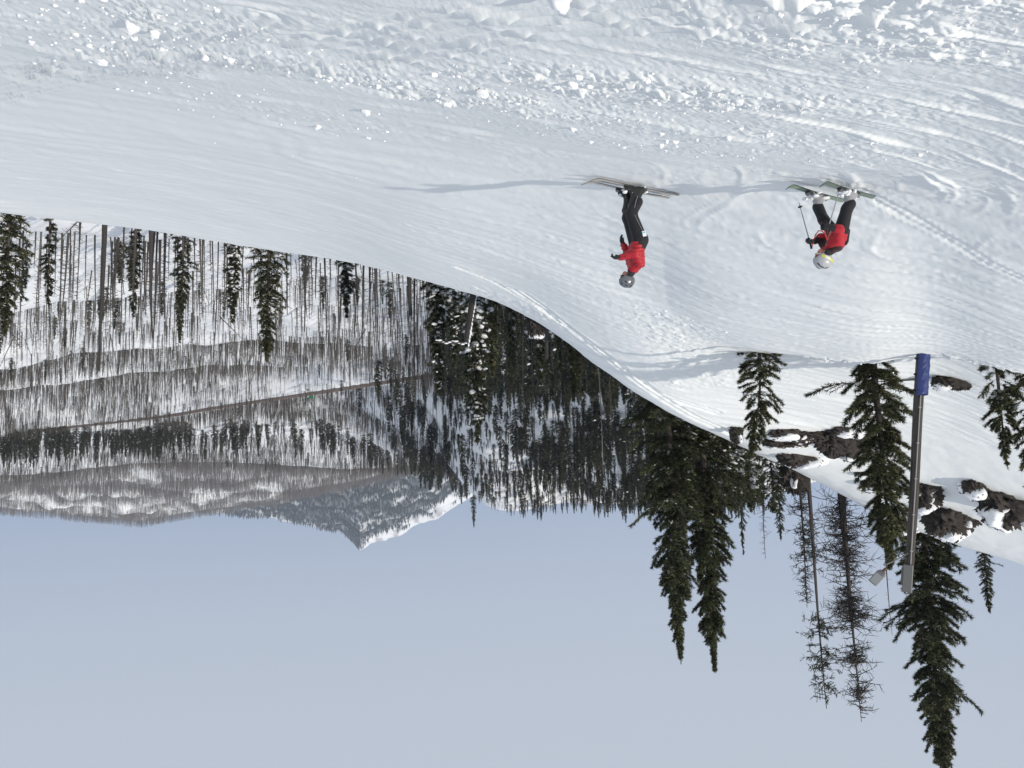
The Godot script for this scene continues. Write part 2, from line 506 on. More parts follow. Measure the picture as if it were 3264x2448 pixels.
func conifer(h: float, hw: float, o: Dictionary) -> Array:
	var tr := Buf.new()
	var cr := Buf.new()
	var sn := Buf.new()
	rg.seed = o.get("seed", 1)
	var rb: float = o.get("rb", h * 0.011 + 0.02)
	var bark: Color = o.get("bark", Color(0.075, 0.062, 0.052))
	var green: Color = o.get("green", Color(0.042, 0.052, 0.022))
	var snowy: float = o.get("snow", 0.1)
	var from: float = o.get("from", 0.06)
	var gap: float = o.get("gap", 0.35)
	var per: int = o.get("per", 5)
	var bl: float = o.get("bl", 0.16)
	var bl0 := bl
	var bw: float = o.get("bw", 0.014)
	var nb: int = o.get("nb", 14)
	var lat: int = o.get("lat", 5)
	var pw: float = o.get("pw", 0.8)
	var sparse: float = o.get("sparse", 0.0)
	var wood: bool = o.get("wood", true)
	var lean: Vector3 = o.get("lean", Vector3.ZERO)
	var tufted: float = o.get("tufted", 0.2)  # how far along a branch the needles start
	var rise: float = o.get("rise", 0.0)
	var pad: float = o.get("pad", 1.0)
	var ragged: float = o.get("ragged", 1.0)
	var pts := PackedVector3Array()
	var rad := PackedFloat32Array()
	var wob := rnd(0, TAU)
	for i in 9:
		var t := i / 8.0
		pts.append(Vector3(sin(wob + t * 4.0) * 0.008 * h, t * h, cos(wob * 2.0 + t * 3.0) * 0.008 * h) * Vector3(t, 1, t) + lean * t * t)
		rad.append(rb * pow(1.0 - t, 0.8) + 0.008)
	tr.tube(pts, rad, 7, bark)
	var y := h * from
	var swell := rnd(0, 6)
	while y < h * 0.985:
		var t := y / h
		var k := mini(int(t * 8.0), 7)
		var c0 := pts[k].lerp(pts[k + 1], t * 8.0 - k)
		var l0 := hw * (pow(1.0 - t, pw) * minf(1.0, (1.0 - t) * 6.0) * 1.02 + 0.01) * (0.86 + 0.2 * sin(t * 23.0 + swell))
		if t < from + 0.08: l0 *= 0.75
		var az := rnd(0, TAU)
		bl = bl0 * lerpf(1.0, 0.55, t * t)
		for i in per:
			if rg.randf() < sparse: continue
			az += TAU / per + rnd(-0.35, 0.35)
			var l := l0 * rnd(0.6, 1.22)
			if rg.randf() < 0.05 * ragged * ragged: l *= 1.35
			l *= 1.0 + (ragged - 1.0) * rnd(-0.4, 0.35)
			var e := deg_to_rad(lerpf(-9.0, 38.0, pow(t, 1.3)) + rnd(-19, 19) + rise)
			var flat := Vector3(cos(az), 0, sin(az))
			var bp := PackedVector3Array()
			var br := PackedFloat32Array()
			var q := c0 + Vector3(0, rnd(-0.4, 0.4) * gap, 0)
			for s in 5:
				bp.append(q)
				br.append(maxf(rb * 0.16 * (1.0 - t * 0.7) * (1.0 - s * 0.2), 0.006))
				q += (flat * cos(e) + Vector3.UP * sin(e)) * l * 0.25
				e += deg_to_rad(o.get("curl", 11.0))
			if wood: tr.tube(bp, br, 3, bark, false)
			var g := vary(green, 0.32)
			for s in range(1, 5):
				var u := s / 4.0
				if u < tufted: continue
				var d := (bp[s] - bp[s - 1])
				brush(cr, bp[s - 1], d.normalized(), d.length(), nb, bl, bw, g)
			var end := (bp[4] - bp[3]).normalized()
			brush(cr, bp[4], end, bl * 0.8, nb, bl, bw, g)
			var lats := maxi(int(lat * clampf(l / (hw * 0.5), 0.3, 1.0)), 1)
			for s in lats:
				var u := lerpf(maxf(tufted, 0.25), 0.98, (s + rg.randf()) / lats)
				var kk := mini(int(u * 4.0), 3)
				var at := bp[kk].lerp(bp[kk + 1], u * 4.0 - kk)
				var d := (bp[kk + 1] - bp[kk]).normalized()
				var sd := d.cross(Vector3.UP).normalized() * (1.0 if s % 2 == 0 else -1.0)
				var ld := (d * 0.75 + sd * rnd(0.4, 0.9) + Vector3.UP * rnd(0.0, 0.35)).normalized()
				var ll := maxf(l * rnd(0.2, 0.42) * (1.15 - u * 0.6), bl)
				brush(cr, at, ld, ll, nb, bl, bw, g)
				if rg.randf() < snowy * 0.55 and absf(ld.y) < 0.6:
					sn.blob(at + ld * ll * 0.45 + Vector3.UP * bl * 0.22, Vector3(minf(ll * 0.5, bl * 1.6), bl * rnd(0.12, 0.26) * pad, bl * rnd(0.3, 0.6) * pad), Basis(ld, Vector3.UP, ld.cross(Vector3.UP).normalized()).orthonormalized(), WHITE, 4, 6, 0.25, rg)
			var d := (bp[3] - bp[1]).normalized()
			if rg.randf() < snowy * (1.0 - t * 0.6) and absf(d.y) < 0.55:
				sn.blob(bp[2] + Vector3.UP * bl * 0.25, Vector3(minf(l * rnd(0.18, 0.38), bl * 1.9), bl * rnd(0.18, 0.4) * pad, bl * rnd(0.4, 0.85) * pad), Basis(d, Vector3.UP, d.cross(Vector3.UP).normalized()).orthonormalized(), WHITE, 5, 7, 0.25, rg)
		y += gap * rnd(0.7, 1.3) * lerpf(1.0, 0.7, t)
	brush(cr, pts[8] - Vector3(0, gap, 0), Vector3.UP, gap * 1.2, nb, bl, bw, green)
	return [tr, cr, sn]

func plant(called: String, at: Vector3, h: float, hw: float, o: Dictionary, label: String, category := "tree", group := "") -> Node3D:
	var bufs := conifer(h, hw, o)
	var r := thing(called, at, label, category, group)
	part("trunk", bufs[0].mesh(M.painted), r)
	part("crown", bufs[1].mesh(M.needles), r)
	if bufs[2].ix.size() > 0:
		tag(part("snow_load", bufs[2].mesh(M.snow_soft), r), "", "", "", "stuff")
	r.rotation.y = o.get("turn", 0.0)
	return r

# a burnt or bare tree: trunk, and branches with twigs
func bare_tree(h: float, rb: float, o: Dictionary) -> Array:
	var tr := Buf.new()
	var bo := Buf.new()
	rg.seed = o.get("seed", 1)
	var col: Color = o.get("bark", Color(0.09, 0.08, 0.072))
	var nbr: int = o.get("branches", 30)
	var lb: float = o.get("len", 1.0)
	var droop: float = o.get("droop", 0.5)
	var twig: int = o.get("twigs", 1)
	var from: float = o.get("from", 0.15)
	var lean: Vector3 = o.get("lean", Vector3.ZERO)
	var top: float = o.get("top", 0.2)
	var sides: int = o.get("sides", 6)
	var pts := PackedVector3Array()
	var rad := PackedFloat32Array()
	var w := rnd(0, TAU)
	for i in 6:
		var t := i / 5.0
		pts.append(Vector3(sin(w + t * 5.0) * 0.006 * h, t * h, cos(w * 2.0 + t * 4.0) * 0.006 * h) * Vector3(t, 1, t) + lean * t)
		rad.append(rb * lerpf(1.0, top, pow(t, 0.9)))
	tr.tube(pts, rad, sides, col)
	# splintered top
	for i in 3:
		var a := rnd(0, TAU)
		tr.bar(pts[5] + Vector3(cos(a), 0, sin(a)) * rad[5] * 0.5 - Vector3(0, 0.05, 0), pts[5] + Vector3(cos(a), 0, sin(a)) * rad[5] * 0.6 + Vector3(0, rnd(0.5, 2.5) * rad[5], 0), rad[5] * 0.4, 0.004, 3, col)
	for i in nbr:
		var t := lerpf(from, 0.97, pow(rg.randf(), 0.85))
		if o.has("bands"):
			var bd: Array = o.bands[rg.randi() % o.bands.size()]
			t = clampf(lerpf(bd[0], bd[1], 0.5 + 0.24 * rg.randfn()), 0.03, 0.98)
		var k := mini(int(t * 5.0), 4)
		var p := pts[k].lerp(pts[k + 1], t * 5.0 - k)
		var a := rnd(0, TAU)
		var l: float = lb * (0.25 + 0.85 * pow(rg.randf(), 1.6)) * (1.0 if not o.has("bands") else 1.25) * (1.0 - t * o.get("taper", 0.55))
		var d := Vector3(cos(a), rnd(-0.45, 0.55), sin(a)).normalized()
		var bp := PackedVector3Array()
		var br := PackedFloat32Array()
		var r0: float = o.get("br", maxf(rb * 0.14, 0.012))
		for s in 4:
			bp.append(p)
			br.append(r0 * (1.0 - s * 0.27))
			p += d * l / 3.0
			d = (d + Vector3(rnd(-0.35, 0.35), -droop * rnd(-0.3, 0.8), rnd(-0.35, 0.35))).normalized()
		bo.tube(bp, br, 3, vary(col, 0.2), false)
		for s in twig:
			var u := rnd(0.3, 1.0)
			var kk := mini(int(u * 3.0), 2)
			var q := bp[kk].lerp(bp[kk + 1], u * 3.0 - kk)
			var td := ((bp[kk + 1] - bp[kk]).normalized() * 0.6 + ball() * 0.8 + Vector3(0, -droop * 0.3, 0)).normalized()
			bo.bar(q, q + td * l * rnd(0.2, 0.5), r0 * 0.5, r0 * 0.2, 3, col)
		if o.has("tufts") and t > o.get("tuft_from", 0.0) and t < o.get("tuft_to", 1.0):
			for s in int(o.tufts):
				var u := rnd(0.45, 1.0)
				var kk := mini(int(u * 3.0), 2)
				var q := bp[kk].lerp(bp[kk + 1], u * 3.0 - kk)
				var td := (ball() + Vector3.UP * 0.6 + (bp[3] - bp[0]).normalized() * 0.6).normalized()
				brush(bo, q, td, o.get("tl", 0.25), o.get("tn", 12), 0.14, 0.02, o.get("green", Color(0.04, 0.047, 0.024)))
	return [tr, bo]

func bare(called: String, at: Vector3, h: float, rb: float, o: Dictionary, label: String, category := "dead tree", group := "") -> Node3D:
	var bufs := bare_tree(h, rb, o)
	var r := thing(called, at, label, category, group)
	part("trunk", bufs[0].mesh(M.painted), r)
	if bufs[1].ix.size() > 0:
		tag(part("branches", bufs[1].mesh(M.painted), r), "", "", "", "stuff")
	return r

# ---------------------------------------------------------------- rocks
func rock_mesh(parts: Array, sd: int, snow_cover: float) -> Array:
	var rk := Buf.new()
	var cap := Buf.new()
	var nz := fnl(0.55, 4, FastNoiseLite.TYPE_SIMPLEX_SMOOTH, sd)
	var facet := fnl(0.7, 1, FastNoiseLite.TYPE_CELLULAR, sd + 3)
	facet.cellular_return_type = FastNoiseLite.RETURN_CELL_VALUE
	facet.domain_warp_enabled = true
	var cov := fnl(0.5, 3, FastNoiseLite.TYPE_SIMPLEX_SMOOTH, sd + 9)
	for q in parts:
		var c: Vector3 = q[0]
		var half: Vector3 = q[1]
		var rings := 34
		var segs := 60
		for layer in 2:
			var b: Buf = rk if layer == 0 else cap
			var first := b.v.size()
			for i in rings + 1:
				var t := PI * i / rings
				for k in segs:
					var a := TAU * k / segs
					var s := Vector3(sin(t) * cos(a), cos(t), sin(t) * sin(a))
					# squarer than a ball
					var sq := Vector3(signf(s.x) * pow(absf(s.x), 0.75), signf(s.y) * pow(absf(s.y), 0.8), signf(s.z) * pow(absf(s.z), 0.75))
					var p := c + sq * half
					var d := nz.get_noise_3dv(p * 1.0) * 0.42 + nz.get_noise_3dv(p * 3.1 + Vector3(9, 2, 4)) * 0.2 + facet.get_noise_3dv(p * 1.6) * 0.3 + (0.5 - absf(nz.get_noise_3dv(p * Vector3(1.5, 4.0, 1.5) + Vector3(3, 3, 3)))) * 0.16
					var base := c + sq * half * (1.0 + d)
					if layer == 1:
						var m := cov.get_noise_3dv(p * 0.8) * 1.3 + s.y * 0.8 - 0.5 + snow_cover
						base = c + sq * half * (1.0 + nz.get_noise_3dv(p) * 0.42 + clampf(m * 2.2, -0.5, 0.3))
					b.vert(base, s, WHITE)
			for i in rings:
				for k in segs:
					var a := first + i * segs + k
					var e := first + i * segs + (k + 1) % segs
					b.ix.append(a); b.ix.append(a + segs); b.ix.append(e)
					b.ix.append(e); b.ix.append(a + segs); b.ix.append(e + segs)
	rk.smooth()
	cap.smooth()
	return [rk, cap]

func rock(at: Vector3, parts: Array, sd: int, cover: float, label: String) -> void:
	var r := thing("rock", at, label, "rock", "dark rocks in the snow of the hillside")
	var b := rock_mesh(parts, sd, cover)
	part("stone", b[0].mesh(M.rock), r)
	part("snow_cap", b[1].mesh(M.snow_soft), r)

# ---------------------------------------------------------------- bodies: tapered limbs joined into one skin
func skin(segs: Array, cell: float, k: float, col := WHITE) -> Buf:
	var lo := Vector3(1e9, 1e9, 1e9)
	var hi := -lo
	for s in segs:
		var m := maxf(s[2], s[3]) + k + cell * 3
		for e in 2:
			lo = lo.min(s[e] - Vector3(m, m, m))
			hi = hi.max(s[e] + Vector3(m, m, m))
	var nx := int((hi.x - lo.x) / cell) + 1
	var ny := int((hi.y - lo.y) / cell) + 1
	var nz := int((hi.z - lo.z) / cell) + 1
	var f := PackedFloat32Array()
	f.resize(nx * ny * nz)
	f.fill(1.0)
	for s in segs:
		var a: Vector3 = s[0]
		var ab: Vector3 = s[1] - a
		var ra: float = s[2]
		var dr: float = s[3] - ra
		var l2 := maxf(ab.length_squared(), 1e-8)
		var m := maxf(s[2], s[3]) + k + cell * 2
		var p0 := ((a.min(s[1]) - Vector3(m, m, m) - lo) / cell).floor()
		var p1 := ((a.max(s[1]) + Vector3(m, m, m) - lo) / cell).ceil()
		for z in range(maxi(int(p0.z), 0), mini(int(p1.z) + 1, nz)):
			for y in range(maxi(int(p0.y), 0), mini(int(p1.y) + 1, ny)):
				var row := (z * ny + y) * nx
				for x in range(maxi(int(p0.x), 0), mini(int(p1.x) + 1, nx)):
					var q := lo + Vector3(x, y, z) * cell - a
					var t := clampf(q.dot(ab) / l2, 0.0, 1.0)
					var d := (q - ab * t).length() - ra - dr * t
					var o := f[row + x]
					var hh := maxf(k - absf(d - o), 0.0) / k
					f[row + x] = minf(d, o) - hh * hh * k * 0.25
	var b := Buf.new()
	var idx := PackedInt32Array()
	idx.resize(nx * ny * nz)
	idx.fill(-1)
	var off := [0, 1, nx, nx + 1, nx * ny, nx * ny + 1, nx * ny + nx, nx * ny + nx + 1]
	var corner := [Vector3(0, 0, 0), Vector3(1, 0, 0), Vector3(0, 1, 0), Vector3(1, 1, 0), Vector3(0, 0, 1), Vector3(1, 0, 1), Vector3(0, 1, 1), Vector3(1, 1, 1)]
	var edges := [[0, 1], [2, 3], [4, 5], [6, 7], [0, 2], [1, 3], [4, 6], [5, 7], [0, 4], [1, 5], [2, 6], [3, 7]]
	for z in nz - 1:
		for y in ny - 1:
			var row := (z * ny + y) * nx
			for x in nx - 1:
				var at := row + x
				var v0 := f[at]
				if absf(v0) > cell * 4.0:
					continue
				var ins := 0
				for e in 8:
					if f[at + off[e]] < 0.0: ins += 1
				if ins == 0 or ins == 8:
					continue
				var sum := Vector3.ZERO
				var cnt := 0
				for e in edges:
					var fa := f[at + off[e[0]]]
					var fb := f[at + off[e[1]]]
					if (fa < 0.0) != (fb < 0.0):
						sum += corner[e[0]].lerp(corner[e[1]], fa / (fa - fb))
						cnt += 1
				idx[at] = b.vert(lo + (Vector3(x, y, z) + sum / cnt) * cell, Vector3.UP, col)
	var axes := [[1, nx, nx * ny], [nx, nx * ny, 1], [nx * ny, 1, nx]]
	for z in range(1, nz - 1):
		for y in range(1, ny - 1):
			var row := (z * ny + y) * nx
			for x in range(1, nx - 1):
				var at := row + x
				if idx[at] < 0:
					continue
				for ax in axes:
					var ins: bool = f[at] < 0.0
					if ins == (f[at + ax[0]] < 0.0):
						continue
					var p := idx[at]
					var q := idx[at - ax[1]]
					var r := idx[at - ax[1] - ax[2]]
					var s := idx[at - ax[2]]
					if p < 0 or q < 0 or r < 0 or s < 0:
						continue
					if ins:
						b.ix.append_array([p, r, q, p, s, r])
					else:
						b.ix.append_array([p, q, r, p, r, s])
	b.smooth()
	return b

func limb(a: Vector3, b: Vector3, ra: float, rb: float) -> Array:
	return [a, b, ra, rb]

func _ready() -> void:
	# camera: the photograph was taken with the phone upside down, a little tilted, looking downhill
	var cam := Camera3D.new()
	cam.name = "camera"
	cam.position = Vector3(0, 1.6, 0)
	cam.rotation_degrees = Vector3(-7.2, 0, 178.1)
	cam.fov = rad_to_deg(2.0 * atan(384.0 / 858.0))
	cam.far = 20000
	cam.near = 0.1
	add_child(cam)
	var we := WorldEnvironment.new()
	we.name = "world_environment"
	var env := Environment.new()
	env.background_mode = Environment.BG_SKY
	var sky := Sky.new()
	var sm := ProceduralSkyMaterial.new()
	sm.sky_top_color = Color8(191, 200, 213)
	sm.sky_horizon_color = Color8(163, 180, 206)
	sm.sky_curve = 0.065
	sm.ground_horizon_color = Color8(170, 184, 205)
	sm.ground_bottom_color = Color8(180, 188, 200)
	sm.sun_angle_max = 1.0
	sm.sun_curve = 0.02
	sm.sky_cover = noise_tex(0.0035, 1024, false, 1.0, 3, FastNoiseLite.TYPE_SIMPLEX_SMOOTH, ramp(Color(0, 0, 0), Color(0.2, 0.19, 0.18)), 44)
	sky.sky_material = sm
	env.sky = sky
	env.background_energy_multiplier = 1.0
	env.tonemap_mode = Environment.TONE_MAPPER_LINEAR
	env.tonemap_exposure = 1.0
	env.sdfgi_enabled = true
	env.ssao_enabled = true
	env.ssil_enabled = true
	env.fog_enabled = true
	env.fog_density = 0.00006
	env.fog_light_color = Color8(186, 196, 212)
	we.environment = env
	add_child(we)
	var sun := DirectionalLight3D.new()
	sun.name = "sun"
	sun.light_color = Color(1.0, 0.965, 0.91)
	sun.light_energy = 0.97
	sun.light_angular_distance = 1.1
	sun.shadow_enabled = true
	add_child(sun)
	var el := deg_to_rad(28.5)
	sun.look_at_from_position(Vector3.ZERO, Vector3(0.72 * cos(el), -sin(el), -0.694 * cos(el)), Vector3.UP)

	materials()
	noises()
	prepare_land()
	build_slope()
	build_floor()
	build_far()
	var t1 := Time.get_ticks_msec()
	rocks()
	left_trees()
	right_trees()
	forest()
	road_sign()
	pole()
	people()
	chunks()

func materials() -> void:
	var s := mat("snow", Color(0.83, 0.85, 0.845), 0.75)
	s.normal_enabled = true
	s.normal_texture = noise_tex(0.03, 1024, true, 5.0, 5, FastNoiseLite.TYPE_SIMPLEX_SMOOTH, null, 3)
	s.normal_scale = 0.32
	s.uv1_triplanar = true
	s.uv1_world_triplanar = true
	s.uv1_scale = Vector3(0.9, 0.9, 0.9)
	var f := mat("snow_far", Color(0.84, 0.85, 0.865), 0.8)
	f.normal_enabled = true
	f.normal_texture = s.normal_texture
	f.normal_scale = 0.5
	f.uv1_triplanar = true
	f.uv1_world_triplanar = true
	f.uv1_scale = Vector3(0.06, 0.06, 0.06)
	var pw := mat("pole_wood", Color(0.085, 0.078, 0.072), 0.85)
	pw.albedo_texture = noise_tex(0.02, 256, false, 1.0, 4, FastNoiseLite.TYPE_SIMPLEX_SMOOTH, ramp(Color8(150, 146, 142), Color8(255, 250, 245)), 15)
	pw.uv1_triplanar = true
	pw.uv1_scale = Vector3(4.0, 0.25, 4.0)
	var cl := mat("cloth", WHITE, 0.8)
	cl.vertex_color_use_as_albedo = true
	cl.rim_enabled = true
	cl.rim = 0.2
	var pf := mat("puffer", WHITE, 0.5)
	pf.vertex_color_use_as_albedo = true
	var gl := mat("gloss", WHITE, 0.35)
	gl.vertex_color_use_as_albedo = true
	var me := mat("metal", WHITE, 0.5, 0.3)
	me.vertex_color_use_as_albedo = true
	var sh := mat("shell", WHITE, 0.35)
	sh.vertex_color_use_as_albedo = true
	var ms := mat("metal_shell", WHITE, 0.25, 0.6)
	ms.vertex_color_use_as_albedo = true
	var bl := mat("blue", Color(0.011, 0.027, 0.15), 0.45)
	bl.clearcoat_enabled = true
	bl.clearcoat = 0.3
	mat("snow_soft", Color(0.85, 0.86, 0.88), 0.8)
	var p := mat("painted", WHITE, 0.85)
	p.vertex_color_use_as_albedo = true
	var n := mat("needles", WHITE, 0.7)
	n.vertex_color_use_as_albedo = true
	n.cull_mode = BaseMaterial3D.CULL_DISABLED
	var g := mat("land", WHITE, 0.85)
	g.vertex_color_use_as_albedo = true
	var r := mat("rock", WHITE, 0.85)
	r.albedo_texture = noise_tex(0.02, 512, false, 1.0, 5, FastNoiseLite.TYPE_SIMPLEX_SMOOTH, ramp(Color8(40, 37, 36), Color8(80, 71, 65), 0.5, Color8(56, 51, 48)), 11)
	r.normal_enabled = true
	r.normal_texture = noise_tex(0.02, 512, true, 12.0, 5, FastNoiseLite.TYPE_SIMPLEX, null, 12)
	r.normal_scale = 0.6
	r.uv1_triplanar = true
	r.uv1_world_triplanar = true
	r.uv1_scale = Vector3(0.45, 0.45, 0.45)

func noises() -> void:
	n_big = fnl(0.11, 2)
	n_mid = fnl(0.5, 3, FastNoiseLite.TYPE_SIMPLEX_SMOOTH, 21)
	n_streak = fnl(2.2, 3, FastNoiseLite.TYPE_SIMPLEX_SMOOTH, 31)
	n_fine = fnl(9.0, 3, FastNoiseLite.TYPE_SIMPLEX_SMOOTH, 41)
	n_mask = fnl(0.3, 3, FastNoiseLite.TYPE_SIMPLEX_SMOOTH, 51)
	n_land = fnl(0.02, 3, FastNoiseLite.TYPE_SIMPLEX_SMOOTH, 61)
	n_cell = fnl(7.0, 1, FastNoiseLite.TYPE_CELLULAR, 71)
	n_cell.cellular_return_type = FastNoiseLite.RETURN_DISTANCE
	n_cell.fractal_type = FastNoiseLite.FRACTAL_NONE
	n_cell2 = fnl(17.0, 1, FastNoiseLite.TYPE_CELLULAR, 72)
	n_cell2.cellular_return_type = FastNoiseLite.RETURN_DISTANCE
	n_cell2.fractal_type = FastNoiseLite.FRACTAL_NONE
	for t in TRACKS:
		var lo := Vector2(1e9, 1e9)
		var hi := -lo
		for q in t[3]:
			lo = lo.min(q)
			hi = hi.max(q)
		track_data.append([lo.x - t[0], hi.x + t[0], lo.y - t[0], hi.y + t[0], t[0], t[1], t[2], t[3]])

func build_slope() -> void:
	var me := ArrayMesh.new()
	# fine in front of the camera, coarser as it recedes
	var rs := PackedFloat32Array([0.3, 1.0, 1.8, 2.4])
	var r := 2.7
	while r < 158.0:
		rs.append(r)
		r += minf(1.25 * r * r / 1373.0, 0.25 if r < 62.0 else (0.45 if r < 96.0 else 2.0))
	var cols := 960
	var pts := PackedVector3Array()
	pts.resize(rs.size() * cols)
	for j in cols:
		var a := lerpf(-45.0, 46.0, j / (cols - 1.0))
		var kn := slope_knots(a)
		var sx := sin(deg_to_rad(a))
		var sz := -cos(deg_to_rad(a))
		for i in rs.size():
			var q := rs[i]
			pts[i * cols + j] = Vector3(sx * q, knots_y(kn, q) + snow_bump(sx * q, sz * q, q), sz * q)
	var b := Buf.new()
	sheet(rs.size(), cols, pts, white(pts.size()), b)
	b.add_to(me, M.snow)
	# the rest of the slope, beside and behind the camera
	var rc := [0.3, 2.0, 5.0, 9.0, 14.0, 20.0, 28.0, 36.0, 46.0, 58.0, 70.0, 86.0, 100.0, 125.0, 158.0]
	var n := 60
	var p2 := PackedVector3Array()
	for i in rc.size():
		for j in n:
			var a := lerpf(46.0, 315.0, j / (n - 1.0))
			var aa := a if a < 180.0 else a - 360.0
			var w := smoothstep(55.0, 120.0, absf(aa))
			var q: float = rc[i]
			var y := lerpf(knots_y(slope_knots(aa), q), 0.24 * q - 0.1, w)
			p2.append(Vector3(sin(deg_to_rad(a)) * q, y + n_big.get_noise_2d(sin(deg_to_rad(a)) * q, -cos(deg_to_rad(a)) * q) * 0.07, -cos(deg_to_rad(a)) * q))
	var b2 := Buf.new()
	sheet(rc.size(), n, p2, white(p2.size()), b2)
	b2.add_to(me, M.snow)
	tag(part("snow_slope", me, self), "grey white churned ski slope falling away from the camera", "", "", "structure")

func white(n: int) -> PackedColorArray:
	var c := PackedColorArray()
	c.resize(n)
	c.fill(WHITE)
	return c

func build_floor() -> void:
	# the brown road across the valley
	var road := [Vector3(383, -54.7, -656), Vector3(335, -57.0, -637), Vector3(263, -61.2, -627), Vector3(192, -61.2, -568), Vector3(112, -61.5, -508), Vector3(57, -58.8, -446), Vector3(35, -56.9, -419), Vector3(12, -53.6, -380), Vector3(-14, -48.2, -330), Vector3(-27, -46.1, -309), Vector3(-38, -44.0, -287)]
	var cv := Curve3D.new()
	for i in road.size():
		var d: Vector3 = (road[mini(i + 1, road.size() - 1)] - road[maxi(i - 1, 0)]) * 0.17
		cv.add_point(road[i], -d, d)
	for q in cv.tessellate_even_length(6, 6.0):
		road_pts.append(Vector2(q.x, q.z))
		road_y.append(q.y)
	var rb := Buf.new()
	for i in road_pts.size():
		var d := (road_pts[mini(i + 1, road_pts.size() - 1)] - road_pts[maxi(i - 1, 0)]).normalized()
		var nn := Vector2(-d.y, d.x)
		var prof := [[-8.0, -1.6, 0], [-2.2, 0.02, 0], [-1.7, 0.0, 1], [1.7, 0.08, 1], [2.0, 0.2, 2], [2.6, 0.45, 2], [8.0, -0.8, 2]]
		for q in prof:
			var at: Vector2 = road_pts[i] + nn * q[0]
			var col := Color(0.13, 0.098, 0.086) if q[2] == 1 else (Color(0.12, 0.09, 0.08) if q[2] == 0 else Color(0.19, 0.145, 0.125))
			rb.vert(Vector3(at.x, road_y[i] + q[1] + (n_land.get_noise_2d(at.x * 6.0, at.y * 6.0) * 0.4 if absf(q[0]) > 4.0 else 0.0), at.y), Vector3.UP, col)
	for i in road_pts.size() - 1:
		for k in 6:
			var a := i * 7 + k
			rb.ix.append_array([a, a + 7, a + 1, a + 1, a + 7, a + 8])
	rb.smooth()
	for i in rb.n.size():
		if rb.n[i].y < 0: rb.n[i] = -rb.n[i]
	tag(part("road", rb.mesh(M.land), self), "brown bare road crossing the wooded valley", "", "", "structure")
	var rs := PackedFloat32Array()
	var r := 48.0
	while r < 1420.0:
		rs.append(r)
		r += maxf(0.9, r * 0.0075)
	var cols := 340
	var pts := PackedVector3Array()
	for i in rs.size():
		for j in cols:
			var a := deg_to_rad(lerpf(-52.0, 55.0, j / (cols - 1.0)))
			var x := sin(a) * rs[i]
			var z := -cos(a) * rs[i]
			var y := carved(x, z, rs[i])
			pts.append(Vector3(x, y, z))
	var b := Buf.new()
	sheet(rs.size(), cols, pts, white(pts.size()), b)
	tag(part("forest_floor", b.mesh(M.snow_far), self), "snow covered benches of the valley below the slope", "", "", "structure")

var road_pts: PackedVector2Array
var road_y := PackedFloat32Array()

func crest_at(tab: Array, a: float) -> float:
	var i := 0
	while i < tab.size() - 4 and tab[i + 2] < a:
		i += 2
	var t := clampf((a - tab[i]) / (tab[i + 2] - tab[i]), 0.0, 1.0)
	return lerpf(tab[i + 1], tab[i + 3], t)

var HILLS := [
	["far_hill", 2200.0, 620.0, [-4, -95, 3.36, -87, 6.01, -75, 9.93, -54, 12.49, -27, 15.62, 1, 19.94, 20, 22.41, 31, 23.41, 37, 25.56, 26, 28.51, 10, 30.82, -2, 36.61, -14, 50, -20], "grey brown far hill of bare burnt trees against the sky"],
	["middle_hill", 1650.0, 300.0, [-4, -80, 2.02, -69, 6.01, -54, 11.22, -26, 14.69, -13, 17.45, -14, 20.82, -17, 23.84, -30, 29.62, -37, 30.86, -30, 36.63, -22, 50, -22], "low brown hill in front of the far hill"],
	["near_hill", 1350.0, 150.0, [-4, -66, 3.35, -58, 8.63, -49, 11.21, -44, 16.24, -53, 20.44, -52, 23.88, -64, 25.85, -59, 27.65, -48, 29.68, -37, 30.87, -35, 36.65, -30, 50, -30], "low snowy knolls with bare trees beyond the valley"],
]

func hill_y(h: Array, a: float, r: float) -> float:
	var c := crest_at(h[3], a)
	var x := sin(deg_to_rad(a)) * r
	var z := cos(deg_to_rad(a)) * r
	var d: float = (h[1] - r) / h[2]
	var y := c
	if d > 0: y -= pow(d, 1.25) * h[2] * 0.2
	else: y -= d * d * h[2] * 0.5
	var keep := clampf(absf(d) * 4.0, 0.12, 1.0)
	return y + n_land.get_noise_2d(x * 0.35, z * 0.35) * h[2] * 0.05 * keep + n_land.get_noise_2d(x * 1.1, z * 1.1) * 3.0 * keep

var MOUNTAIN := [-12, -200, -4, -150, -0.59, -95, 3.8, 65, 5.3, 176, 6.35, 189, 7.7, 275, 9.47, 313, 10.18, 365, 11.4, 224, 13.61, 173, 15.74, 118, 20.05, 55, 24.37, 6, 34.4, -32, 50, -60]

func mountain_y(a: float, r: float) -> float:
	var c := crest_at(MOUNTAIN, a)
	var x := sin(deg_to_rad(a)) * r
	var z := cos(deg_to_rad(a)) * r
	var t := clampf((r - 3600.0) / 2400.0, 0.0, 1.0)
	if r > 6000.0:
		return c - (r - 6000.0) * 0.5
	var rid := 1.0 - absf(n_land.get_noise_2d(x * 0.09, z * 0.09)) * 2.0
	var y := lerpf(-260.0, c, pow(t, 1.35))
	return y + (rid - 0.5) * 170.0 * t * (1.0 - t) * 1.6 + n_land.get_noise_2d(x * 0.3, z * 0.3) * 45.0 * (1.0 - t * 0.8) + n_land.get_noise_2d(x * 1.2, z * 1.2) * 10.0

